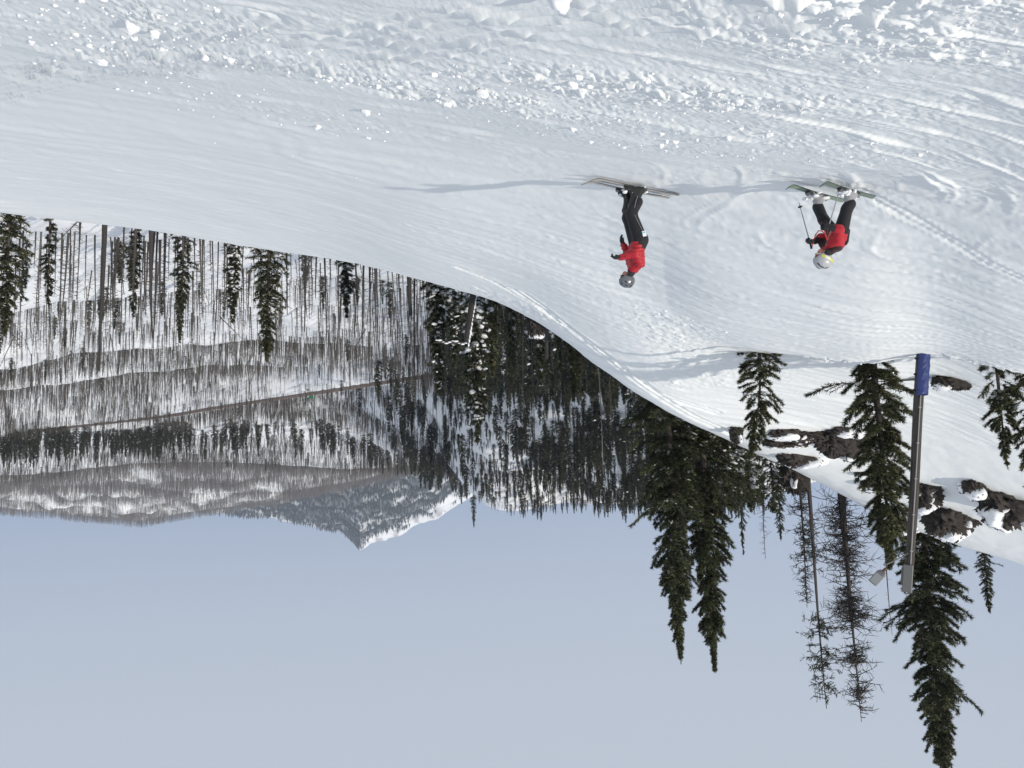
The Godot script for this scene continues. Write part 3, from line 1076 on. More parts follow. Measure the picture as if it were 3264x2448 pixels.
func build_far() -> void:
	for h in HILLS:
		var b := Buf.new()
		var rows := 46
		var cols := 200
		var pts := PackedVector3Array()
		for i in rows:
			var r: float = lerpf(h[1] - h[2], h[1] + h[2] * 0.35, i / (rows - 1.0))
			for j in cols:
				var a := lerpf(-4.0, 50.0, j / (cols - 1.0))
				pts.append(Vector3(sin(deg_to_rad(a)) * r, hill_y(h, a, r), -cos(deg_to_rad(a)) * r))
		sheet(rows, cols, pts, white(pts.size()), b)
		tag(part(h[0], b.mesh(M.snow_far), self), h[4], "", "", "structure")
	# the mountain: forest below, snow and dark rock above
	var b := Buf.new()
	var rows := 150
	var cols := 420
	var pts := PackedVector3Array()
	var col := PackedColorArray()
	var rock_n := fnl(0.02, 4, FastNoiseLite.TYPE_SIMPLEX_SMOOTH, 77)
	for i in rows:
		var r := lerpf(3600.0, 6300.0, i / (rows - 1.0))
		for j in cols:
			var a := lerpf(-12.0, 50.0, j / (cols - 1.0))
			var y := mountain_y(a, r)
			pts.append(Vector3(sin(deg_to_rad(a)) * r, y, -cos(deg_to_rad(a)) * r))
			var wood := wooded(a, r, y)
			var rk := smoothstep(0.1, 0.3, rock_n.get_noise_2d(a * 60.0, y * 0.35)) * 0.55
			if a > 10.2 and a < 11.5 and y > 205.0: rk = 0.95
			if y < 60.0: rk = 0.0
			var cc := Color(0.83, 0.84, 0.86).lerp(Color(0.10, 0.10, 0.11), rk * smoothstep(60.0, 140.0, y))
			col.append(cc.lerp(Color(0.07, 0.08, 0.085), wood * 0.9))
	sheet(rows, cols, pts, col, b)
	tag(part("mountain", b.mesh(M.land), self), "snowy pointed mountain with dark forest on its lower flank", "", "", "structure")

var wood_n: FastNoiseLite

func wooded(a: float, r: float, y: float) -> float:
	if wood_n == null:
		wood_n = fnl(0.0035, 4, FastNoiseLite.TYPE_SIMPLEX_SMOOTH, 88)
	var c := crest_at(MOUNTAIN, a)
	var x := sin(deg_to_rad(a)) * r
	var z := cos(deg_to_rad(a)) * r
	var below := c - y
	var n := wood_n.get_noise_2d(x, z)
	var need := 75.0 if a < 10.3 else 14.0
	var w := smoothstep(need - 25.0, need + 35.0, below + n * 90.0)
	var gaps := smoothstep(0.12, 0.3, wood_n.get_noise_2d(x * 0.7 + 500.0, z * 2.2))
	return clampf(w * (1.0 - gaps * 0.6), 0.0, 1.0)

# ---------------------------------------------------------------- the hillside on the left
func on_slope(x: float, z: float, sink := 0.1) -> Vector3:
	return Vector3(x, ground_y(x, z) - sink, z)

func rocks() -> void:
	rock(on_slope(-21.6, -56.4, 0.3), [[Vector3(-0.9, 0.2, -0.3), Vector3(1.5, 1.2, 1.0)], [Vector3(0.7, 0.35, 0.1), Vector3(1.1, 0.85, 0.9)], [Vector3(0.1, -0.5, 0.9), Vector3(1.2, 0.7, 0.8)]], 101, -0.11, "large brown outcrop half behind the tall pine with the dark trunk")
	rock(on_slope(-18.5, -55.8, 0.15), [[Vector3(0.9, 0.15, 0.1), Vector3(1.0, 0.45, 0.5)], [Vector3(-0.6, 0.3, -0.2), Vector3(1.2, 0.5, 0.5)], [Vector3(0.6, 0.75, -0.9), Vector3(1.3, 0.35, 0.5)]], 102, -0.06, "long low dark rock below the outcrop, curved like a horseshoe with snow")
	rock(on_slope(-20.4, -61.0, 0.25), [[Vector3(0, 0.1, 0), Vector3(1.3, 0.75, 0.7)]], 103, 0.04, "dark wedge of rock above the curved low rock")
	rock(on_slope(-32.3, -65.0, 0.3), [[Vector3(0, 0.4, 0), Vector3(1.4, 1.4, 1.1)], [Vector3(-1.2, 0.0, 0.3), Vector3(0.9, 0.9, 0.8)]], 104, -0.21, "jagged dark rock stack just left of the wooden pole")
	rock(on_slope(-29.3, -62.0, 0.2), [[Vector3(0, 0.3, 0), Vector3(1.05, 1.2, 0.9)]], 105, -0.16, "brown boulder behind the wooden pole halfway up the hillside")
	rock(on_slope(-34.0, -59.6, 0.3), [[Vector3(0, 0.2, 0), Vector3(1.9, 1.3, 1.2)], [Vector3(-2.2, 0.2, 0.3), Vector3(1.5, 1.4, 1.2)]], 106, -0.06, "broad dark outcrop with snow tongues at the far left of the hillside")
	rock(on_slope(-31.3, -59.0, 0.3), [[Vector3(0, 0, 0), Vector3(0.7, 1.0, 0.7)]], 107, 0.04, "narrow rock rib beside the broad outcrop at far left")
	rock(on_slope(-30.9, -70.2, 0.3), [[Vector3(0.4, 0.2, 0), Vector3(1.3, 0.9, 0.9)], [Vector3(-0.4, 0.5, -1.0), Vector3(1.1, 0.9, 0.8)]], 108, 0.14, "snow streaked rock high on the hillside between pine and pole")
	rock(on_slope(-33.0, -73.8, 0.3), [[Vector3(0, 0.1, 0), Vector3(0.9, 0.6, 0.7)]], 109, 0.19, "topmost small rock under the snowy skyline beside the pole")
	rock(on_slope(-14.4, -55.6, 0.2), [[Vector3(0, 0.2, 0), Vector3(0.4, 0.75, 0.5)]], 110, -0.26, "upright fin of rock beside the small leaning pine")
	rock(on_slope(-22.0, -42.8, 0.1), [[Vector3(0, 0.2, 0), Vector3(0.7, 0.36, 0.5)], [Vector3(-0.6, 0.25, 0), Vector3(0.4, 0.36, 0.4)]], 111, -0.11, "dark wedge shaped rock just left of the blue padded pole base")
	rock(on_slope(-17.0, -56.4, 0.1), [[Vector3(0, 0.1, 0), Vector3(0.4, 0.3, 0.3)]], 112, 0.04, "little rock in the snow between leaning pine and curved rock")
	rock(on_slope(-24.9, -62.1, 0.1), [[Vector3(0, 0.1, 0), Vector3(0.45, 0.3, 0.3)]], 113, 0.04, "little round rock to the right of the tall pine")
	rock(on_slope(-26.3, -63.3, 0.15), [[Vector3(0, 0.1, 0), Vector3(0.7, 0.5, 0.5)]], 116, -0.06, "small dark rock hidden behind the tall pine")
	rock(on_slope(-22.6, -70.0, 0.1), [[Vector3(0, 0.4, 0), Vector3(0.9, 1.7, 0.9)]], 114, -0.21, "grey rock face at the snow edge behind the snow loaded firs")
	rock(on_slope(-1.5, -47.6, 0.1), [[Vector3(0, 0.4, 0), Vector3(0.5, 0.7, 0.45)]], 115, 0.05, "dark stump like rock with a thick snow cap on the slope edge")

# a tree whose tip is at a height
func tip_tree(called: String, x: float, z: float, tip: float, hw: float, o: Dictionary, label: String, category := "tree", group := "") -> Node3D:
	var at := on_slope(x, z, 0.25)
	return plant(called, at, tip - at.y, hw, o, label, category, group)

func tip_bare(x: float, z: float, tip: float, rb: float, o: Dictionary, label: String, group := "", called := "dead_tree") -> Node3D:
	var at := on_slope(x, z, 0.3)
	return bare(called, at, tip - at.y, rb, o, label, "dead tree", group)

func left_trees() -> void:
	var pine_g := Color(0.1, 0.108, 0.05)
	var fir_g := Color(0.078, 0.089, 0.042)
	# pines standing behind the lip of the piste
	tip_tree("pine_tree", -11.5, -39.3, 0.45, 1.35, {"seed": 5, "gap": 0.24, "per": 5, "bl": 0.17, "bw": 0.017, "nb": 24, "lat": 7, "pw": 0.55, "snow": 0.28, "green": pine_g, "lean": Vector3(0.75, 0, 0), "from": 0.05, "tufted": 0.3, "sparse": 0.15, "rise": 6.0}, "small leaning pine with bare lower tip of snow between slope and rocks")
	tip_tree("pine_tree", -16.0, -37.6, 5.3, 1.75, {"seed": 8, "gap": 0.28, "per": 6, "bl": 0.2, "bw": 0.019, "nb": 28, "lat": 10, "pw": 0.45, "ragged": 1.4, "snow": 0.1, "rise": 8.0, "green": pine_g, "from": 0.03, "tufted": 0.3, "rb": 0.15, "sparse": 0.08, "bark": Color(0.04, 0.035, 0.03)}, "tall green pine with a dark trunk in front of the brown outcrop")
	tip_tree("pine_tree", -20.4, -35.8, 1.24, 1.35, {"seed": 13, "gap": 0.36, "per": 5, "bl": 0.17, "bw": 0.017, "nb": 24, "lat": 7, "pw": 0.9, "snow": 0.3, "green": pine_g, "from": 0.04, "tufted": 0.35, "sparse": 0.2, "rise": 8.0}, "young open pine left of the pole with snow in its lower branches")
	tip_tree("pine_tree", -21.4, -35.6, 2.6, 1.6, {"seed": 19, "gap": 0.34, "per": 5, "bl": 0.17, "bw": 0.017, "nb": 24, "lat": 7, "pw": 0.8, "snow": 0.25, "green": pine_g, "from": 0.05, "tufted": 0.3, "sparse": 0.1}, "young pine cut off by the edge of the view beside the open pine")
	# on the skyline
	tip_tree("fir_tree", -38.0, -81.6, 28.5, 3.5, {"seed": 23, "gap": 0.5, "per": 6, "bl": 0.38, "bw": 0.038, "nb": 26, "lat": 10, "pw": 0.42, "snow": 0.05, "ragged": 1.5, "green": fir_g, "from": 0.0, "tufted": 0.1, "curl": 13.0, "rb": 0.3}, "huge dark fir on the skyline behind the top of the wooden pole")
	tip_tree("fir_tree", -43.3, -81.2, 14.1, 0.95, {"seed": 29, "gap": 0.22, "per": 5, "bl": 0.2, "bw": 0.02, "nb": 10, "lat": 3, "pw": 0.5, "snow": 0.03, "green": fir_g, "tufted": 0.1}, "slim small fir standing alone on the snowy skyline at far left")
	tip_tree("fir_tree", -41.0, -83.5, 10.3, 0.9, {"seed": 31, "gap": 0.2, "per": 5, "bl": 0.2, "bw": 0.02, "nb": 10, "lat": 3, "pw": 0.6, "snow": 0.03, "green": fir_g, "tufted": 0.1}, "tiny fir just showing over the skyline between huge and slim firs")
	# the big pair beyond the edge of the slope
	tip_tree("fir_tree", -11.4, -63.0, 13.9, 3.4, {"seed": 37, "gap": 0.42, "per": 6, "bl": 0.3, "bw": 0.028, "nb": 24, "lat": 10, "pw": 0.75, "snow": 0.12, "ragged": 1.6, "green": fir_g, "from": 0.0, "tufted": 0.12, "curl": 14.0, "rb": 0.28}, "right hand one of the two big firs, standing against the sky over the slope edge")
	tip_tree("fir_tree", -14.1, -64.5, 14.9, 3.4, {"seed": 41, "gap": 0.42, "per": 6, "bl": 0.3, "bw": 0.028, "nb": 24, "lat": 10, "pw": 0.75, "snow": 0.12, "ragged": 1.6, "green": fir_g, "from": 0.0, "tufted": 0.12, "curl": 14.0, "rb": 0.28}, "left hand and taller one of the two big firs, standing against the sky")
	# loaded with snow beside the pair
	tip_tree("snowy_fir", -16.3, -66.5, 3.4, 2.6, {"seed": 43, "gap": 0.36, "per": 6, "bl": 0.22, "bw": 0.022, "nb": 14, "lat": 5, "pw": 0.55, "snow": 0.5, "green": fir_g, "from": 0.0, "pad": 1.7}, "broad snow loaded fir leaning on the left of the big pair")
	tip_tree("snowy_fir", -18.6, -68.5, 3.6, 2.6, {"seed": 47, "gap": 0.34, "per": 6, "bl": 0.22, "bw": 0.022, "nb": 14, "lat": 5, "pw": 0.5, "snow": 0.55, "green": fir_g, "from": 0.0, "pad": 1.7}, "snow loaded fir in the middle of the clump at the slope edge")
	tip_tree("snowy_fir", -20.9, -70.5, 3.8, 2.3, {"seed": 53, "gap": 0.34, "per": 6, "bl": 0.22, "bw": 0.022, "nb": 14, "lat": 5, "pw": 0.5, "snow": 0.55, "green": fir_g, "from": 0.0, "pad": 1.7}, "snow loaded fir at the left end of the clump beside the grey rock")
	tip_tree("fir_tree", -21.9, -72.2, 6.3, 1.3, {"seed": 59, "gap": 0.28, "per": 5, "bl": 0.17, "bw": 0.016, "nb": 10, "lat": 3, "pw": 0.7, "snow": 0.08, "green": fir_g, "sparse": 0.1}, "slender fir rising out of the snow loaded clump, leftmost")
	tip_tree("fir_tree", -19.6, -75.5, 7.6, 1.5, {"seed": 61, "gap": 0.32, "per": 5, "bl": 0.18, "bw": 0.016, "nb": 10, "lat": 3, "pw": 0.75, "snow": 0.05, "green": fir_g, "sparse": 0.2}, "thin fir behind the snow loaded clump, close to the big pair")
	var gb := Color(0.075, 0.066, 0.06)
	tip_bare(-20.8, -73.2, 7.8, 0.09, {"seed": 3, "branches": 70, "len": 1.5, "droop": -0.15, "twigs": 3, "bark": gb, "from": 0.3, "br": 0.02}, "bare branching tree between the two thin firs", "", "bare_tree")
	# spindly trees against the sky, right of the tall pine
	tip_bare(-24.3, -74.1, 12.0, 0.13, {"seed": 7, "branches": 200, "len": 1.8, "droop": 0.35, "twigs": 5, "bark": Color(0.055, 0.048, 0.042), "from": 0.12, "br": 0.044, "tufts": 2, "tl": 0.22, "tn": 8, "tuft_to": 0.75}, "shorter shaggy tree close beside the tall clean poled one", "", "bare_tree")
	tip_bare(-24.4, -72.0, 19.7, 0.2, {"seed": 11, "branches": 130, "len": 2.1, "droop": 0.5, "twigs": 3, "bark": Color(0.06, 0.053, 0.048), "from": 0.1, "br": 0.045, "tufts": 4, "tl": 0.4, "tn": 18, "tuft_from": 0.3, "top": 0.16, "taper": 0.45, "green": Color(0.06, 0.07, 0.032), "bands": [[0.12, 0.34], [0.3, 0.46], [0.62, 0.72], [0.74, 0.86], [0.84, 0.98]]}, "tall thin tree with a clean pole and tufted green top", "", "bare_tree")
	tip_bare(-28.0, -74.9, 12.7, 0.2, {"seed": 17, "branches": 240, "len": 2.1, "droop": 0.45, "twigs": 5, "bark": Color(0.036, 0.031, 0.028), "from": 0.08, "br": 0.046, "tufts": 1, "tl": 0.2, "tn": 6, "bands": [[0.05, 0.3], [0.25, 0.55], [0.5, 0.62], [0.7, 0.98]]}, "dark shaggy tree leaning close to the tallest bare tree", "", "bare_tree")
	tip_bare(-27.5, -73.0, 21.1, 0.24, {"seed": 21, "branches": 420, "len": 2.5, "droop": 0.3, "twigs": 6, "bark": Color(0.045, 0.038, 0.034), "from": 0.06, "br": 0.05, "top": 0.1, "tufts": 1, "tl": 0.2, "tn": 5, "tuft_to": 0.8, "bands": [[0.05, 0.3], [0.2, 0.45], [0.42, 0.58], [0.5, 0.62], [0.66, 0.78], [0.8, 0.97]]}, "tallest bare tree with a shaggy dark crown of dead twigs", "", "bare_tree")
	tip_bare(-34.1, -81.1, 15.7, 0.1, {"seed": 25, "branches": 34, "len": 0.7, "droop": 0.3, "twigs": 1, "bark": Color(0.08, 0.07, 0.064), "from": 0.1, "br": 0.016, "top": 0.2}, "needle thin dead pole of a tree close right of the lamp", "", "bare_tree")

# nearer trees below the edge of the slope: kind, x, z, height of the tip, half width or trunk width
var NEAR := [
	["fir", 43.7, -72.9, -13.3, 1.76],
	["thinfir", 36.3, -93.2, -19.4, 1.5],
	["fir", 24.8, -86.5, -12.4, 2.18],
	["snowfir", 26.5, -80.8, -15.3, 0.93],
	["snowfir", 18.0, -93.3, -18.3, 1.38],
	["thinfir", 44.8, -100.4, -20.5, 0.8],
	["fir", 59.0, -127.0, -32.0, 0.85],
	["fir", 69.3, -176.9, -31.5, 1.14],
	["thinfir", 50.6, -92.0, -20.3, 0.89],
	["dead", 32.7, -67.5, -9.1, 0.49],
	["dead", 33.5, -78.1, -13.7, 0.48],
	["dead", 38.7, -92.2, -15.3, 0.27],
	["dead", 18.7, -77.8, -13.7, 0.33],
	["dead", 17.2, -78.1, -12.2, 0.24],
	["dead", 17.8, -78.0, -16.9, 0.27],
	["dead", 53.3, -107.5, -21.9, 0.23],
	["dead", 53.3, -113.0, -24.9, 0.24],
	["dead", 41.2, -80.0, -23.6, 0.26],
	["dead", 33.4, -88.9, -22.9, 0.25],
	["dead", 59.2, -104.4, -28.2, 0.2],
	["dead", 58.7, -104.7, -25.4, 0.2],
	["dead", 62.9, -113.8, -26.9, 0.19],
	["dead", 45.2, -100.3, -25.0, 0.2],
	["dead", 46.6, -105.2, -26.7, 0.21],
	["dead", 48.0, -110.0, -25.3, 0.22],
	["dead", 58.7, -116.0, -27.0, 0.19],
	["dead", 36.8, -103.7, -20.5, 0.21],
	["dead", 36.0, -103.9, -19.6, 0.21],
	["dead", 62.9, -108.0, -25.3, 0.2],
	["dead", 67.2, -111.3, -28.9, 0.21],
	["dead", 65.9, -123.5, -26.7, 0.2],
	["dead", 53.5, -101.8, -26.7, 0.17],
	["dead", 48.1, -120.8, -27.8, 0.19],
	["dead", 48.3, -126.0, -30.2, 0.18],
	["dead", 47.9, -131.5, -27.8, 0.2],
	["dead", 36.2, -114.4, -25.2, 0.2],
	["dead", 40.7, -133.9, -31.8, 0.2],
	["dead", 33.9, -125.5, -28.4, 0.19],
	["dead", 30.2, -116.1, -27.5, 0.2],
	["dead", 36.4, -145.5, -31.3, 0.2],
	["dead", 29.2, -136.9, -30.8, 0.19],
	["dead", 26.2, -127.3, -29.8, 0.19],
	["dead", 12.7, -73.9, -11.8, 0.27],
	["dead", 13.0, -78.9, -11.8, 0.26],
	["dead", 15.4, -83.6, -18.9, 0.33],
	["dead", 18.2, -118.6, -24.1, 0.19],
	["dead", 18.5, -128.7, -25.4, 0.19],
	["dead", 16.0, -118.9, -21.9, 0.17],
	["dead", 21.8, -138.3, -25.9, 0.19],
	["dead", 16.8, -133.9, -27.3, 0.18],
	["snag", 7.3, -61.6, -11.5, 0.34],
	["dead", 7.2, -65.6, -5.5, 0.25],
	["snowfir", 5.4, -61.8, -5.6, 1.27],
	["snowfir", 2.6, -59.9, -1.8, 1.72],
	["fir", 1.6, -68.0, -7.7, 1.06],
	["snowfir", 5.0, -74.8, -9.4, 1.26],
	["dead", -1.0, -62.0, -5.9, 0.22],
	["dead", -1.7, -75.0, 1.4, 0.16],
	["snowfir", -2.1, -60.0, -5.8, 0.78],
	["snag", -2.2, -52.0, -6.5, 0.25],
	["fir", -5.3, -74.8, -6.1, 0.71],
	["pale", -7.6, -74.6, 0.3, 0.11],
	["dead", -7.1, -61.6, -3.3, 0.16],
	["dead", -6.9, -79.7, -7.9, 0.13],
	["fir", -7.0, -89.7, -8.2, 0.74],
	["fir", -4.8, -84.9, -10.1, 0.6],
	["dead", 0.5, -80.0, -12.0, 0.14],
	["thinfir", -0.1, -80.0, -10.0, 0.57],
	["dead", 1.3, -90.0, -12.8, 0.14],]
var NEAR_WORDS := {
	"fir": "green fir", "snowfir": "fir with snow on its boughs", "thinfir": "thin sparse fir", "dead": "burnt bare trunk", "snag": "thick broken snag", "pale": "pale thin dead trunk"}

func bearing_words(x: float, z: float) -> String:
	var a := rad_to_deg(atan2(x, -z))
	if a < -2.5: return "beyond the slope edge near the big firs"
	if a < 4.5: return "by the fallen snowy log"
	if a < 9.5: return "below the middle slope edge"
	if a < 15.0: return "below the right slope edge"
	if a < 22.0: return "in the burnt stand beside the green fir"
	if a < 27.0: return "among the thick burnt trunks at right"
	return "at the right end of the slope edge"

var size_rank := {}

func right_trees() -> void:
	var sd := 200
	var made := {}
	for q in NEAR:
		sd += 1
		var x: float = q[1]
		var z: float = q[2]
		var where := bearing_words(x, z)
		var at := on_slope(x, z, 0.3)
		var h: float = q[3] - at.y
		var adj := "tall" if h > 16.0 else ("middling" if h > 10.0 else "short")
		var label := "%s %s %s" % [adj, NEAR_WORDS[q[0]], where]
		if made.has(label):
			var extra := ["set back", "thinner topped", "crowded", "leaning", "farther down", "twigless", "straight"]
			label += ", " + extra[made[label] % 7]
		var base_label := "%s %s %s" % [adj, NEAR_WORDS[q[0]], where]
		made[base_label] = made.get(base_label, -1) + 1
		match q[0]:
			"fir", "snowfir", "thinfir":
				var w: float = q[4] * (1.15 if q[0] != "thinfir" else 1.0)
				plant("fir_tree", at, h, w, {"seed": sd, "gap": 0.42, "per": 5, "bl": 0.34 if w > 0.9 else 0.28, "bw": 0.04, "nb": 13, "lat": 5, "pw": 0.6 if q[0] != "thinfir" else 0.3, "snow": [0.2, 0.6, 0.06][["fir", "snowfir", "thinfir"].find(q[0])], "green": Color(0.115, 0.118, 0.058) if q[0] == "fir" else Color(0.075, 0.083, 0.047), "from": 0.1, "sparse": 0.45 if q[0] == "thinfir" else 0.1, "curl": 8.0, "pad": 1.8 if q[0] == "snowfir" else 1.1}, label, "tree", "firs below the slope edge")
			"dead":
				bare("dead_tree", at, h, q[4] * 0.5, {"seed": sd, "branches": 34, "len": 1.5, "droop": 0.6, "twigs": 1, "bark": vary(Color(0.042, 0.037, 0.033), 0.3), "from": 0.25, "top": 0.3, "br": 0.022, "lean": Vector3(rnd(-0.4, 0.4), 0, 0)}, label, "dead tree", "burnt trunks below the slope edge")
			"snag":
				bare("dead_tree", at, h, q[4] * 0.5, {"seed": sd, "branches": 7, "len": 1.0, "droop": 0.3, "bark": Color(0.042, 0.036, 0.032), "top": 0.85, "sides": 9, "br": 0.03}, label, "dead tree", "burnt trunks below the slope edge")
			"pale":
				bare("dead_tree", at, h, q[4] * 0.5 + 0.03, {"seed": sd, "branches": 20, "len": 0.6, "bark": Color(0.2, 0.185, 0.17), "top": 0.3}, label, "dead tree", "burnt trunks below the slope edge")
	# fallen trunk with a line of snow on it
	var a := Vector3(1.75, ground_y(1.75, -58.0) - 0.4, -58.0)
	var b := Vector3(3.05, -8.6, -57.6)
	var log_ := thing("fallen_log", a, "thick leaning dead trunk with a line of snow along its upper side", "log")
	var lb := Buf.new()
	var d := b - a
	lb.tube(PackedVector3Array([Vector3.ZERO, d * 0.35, d * 0.7, d]), PackedFloat32Array([0.27, 0.25, 0.23, 0.18]), 9, Color(0.035, 0.03, 0.027))
	part("trunk", lb.mesh(M.painted), log_)
	var sb := Buf.new()
	rg.seed = 5
	for i in 26:
		var u := i / 25.0
		sb.blob(d * u + Vector3(-0.19, 0.13, 0.05), Vector3(0.07, 0.17, 0.1) * rnd(0.6, 1.2), Basis(), WHITE, 5, 7, 0.2, rg)
	for i in 10:
		sb.blob(d * 1.0 + Vector3(i * 0.22, -i * 0.02 + 0.1 * sin(i * 1.3), 0), Vector3(0.18, 0.07, 0.12) * rnd(0.6, 1.2), Basis(), WHITE, 5, 7, 0.2, rg)
	tag(part("snow_load", sb.mesh(M.snow_soft), log_), "", "", "", "stuff")
	var br := Buf.new()
	for i in 7:
		var u := rnd(0.3, 1.0)
		br.bar(d * u, d * u + Vector3(rnd(-1, 1.6), rnd(-0.3, 0.9), rnd(-0.5, 0.5)), 0.035, 0.01, 4, Color(0.06, 0.052, 0.047))
	br.bar(d, d + Vector3(2.2, -0.1, 0), 0.1, 0.03, 5, Color(0.06, 0.052, 0.047))
	tag(part("branches", br.mesh(M.painted), log_), "", "", "", "stuff")

# ---------------------------------------------------------------- the forest of the valley
func multi(called: String, me: Mesh, places: Array, parent: Node) -> void:
	var mm := MultiMesh.new()
	mm.transform_format = MultiMesh.TRANSFORM_3D
	mm.mesh = me
	mm.instance_count = places.size()
	for i in places.size():
		mm.set_instance_transform(i, places[i])
	var o := MultiMeshInstance3D.new()
	o.multimesh = mm
	o.name = called
	parent.add_child(o, true)

func near_road(x: float, z: float) -> float:
	var best := 1e9
	for i in range(0, road_pts.size(), 3):
		best = minf(best, road_pts[i].distance_squared_to(Vector2(x, z)))
	return sqrt(best)

func zone(a: float, r: float) -> String:
	if a < 5.0 and r > 190.0: return "on the wooded knoll"
	if r < 215.0: return "on the nearest snowy bench"
	if r < 365.0: return "on the second bench"
	if r < 490.0: return "on the third bench"
	if r < 700.0: return "before the brown road"
	if r < 790.0: return "in the dark belt past the road"
	return "on the far valley side"

func valley_words(a: float) -> String:
	if a < -9.0: return "seen behind the big pair"
	if a < -4.5: return "just right of the big pair"
	if a < 0.0: return "left of the snowy log"
	if a < 4.0: return "above the snowy log"
	if a < 8.0: return "left of the peak"
	if a < 12.5: return "under the peak"
	if a < 17.0: return "right of the peak"
	if a < 21.0: return "under the far hill's shoulder"
	if a < 26.0: return "under the far hill's top"
	return "toward the right end"

func place(a: float, r: float) -> Vector3:
	var x := sin(deg_to_rad(a)) * r
	var z := -cos(deg_to_rad(a)) * r
	return Vector3(x, ground_y(x, z) - 0.15, z)

func at_random(a0: float, a1: float, r0: float, r1: float) -> Vector2:
	return Vector2(lerpf(a0, a1, rg.randf()), sqrt(lerpf(r0 * r0, r1 * r1, rg.randf())))

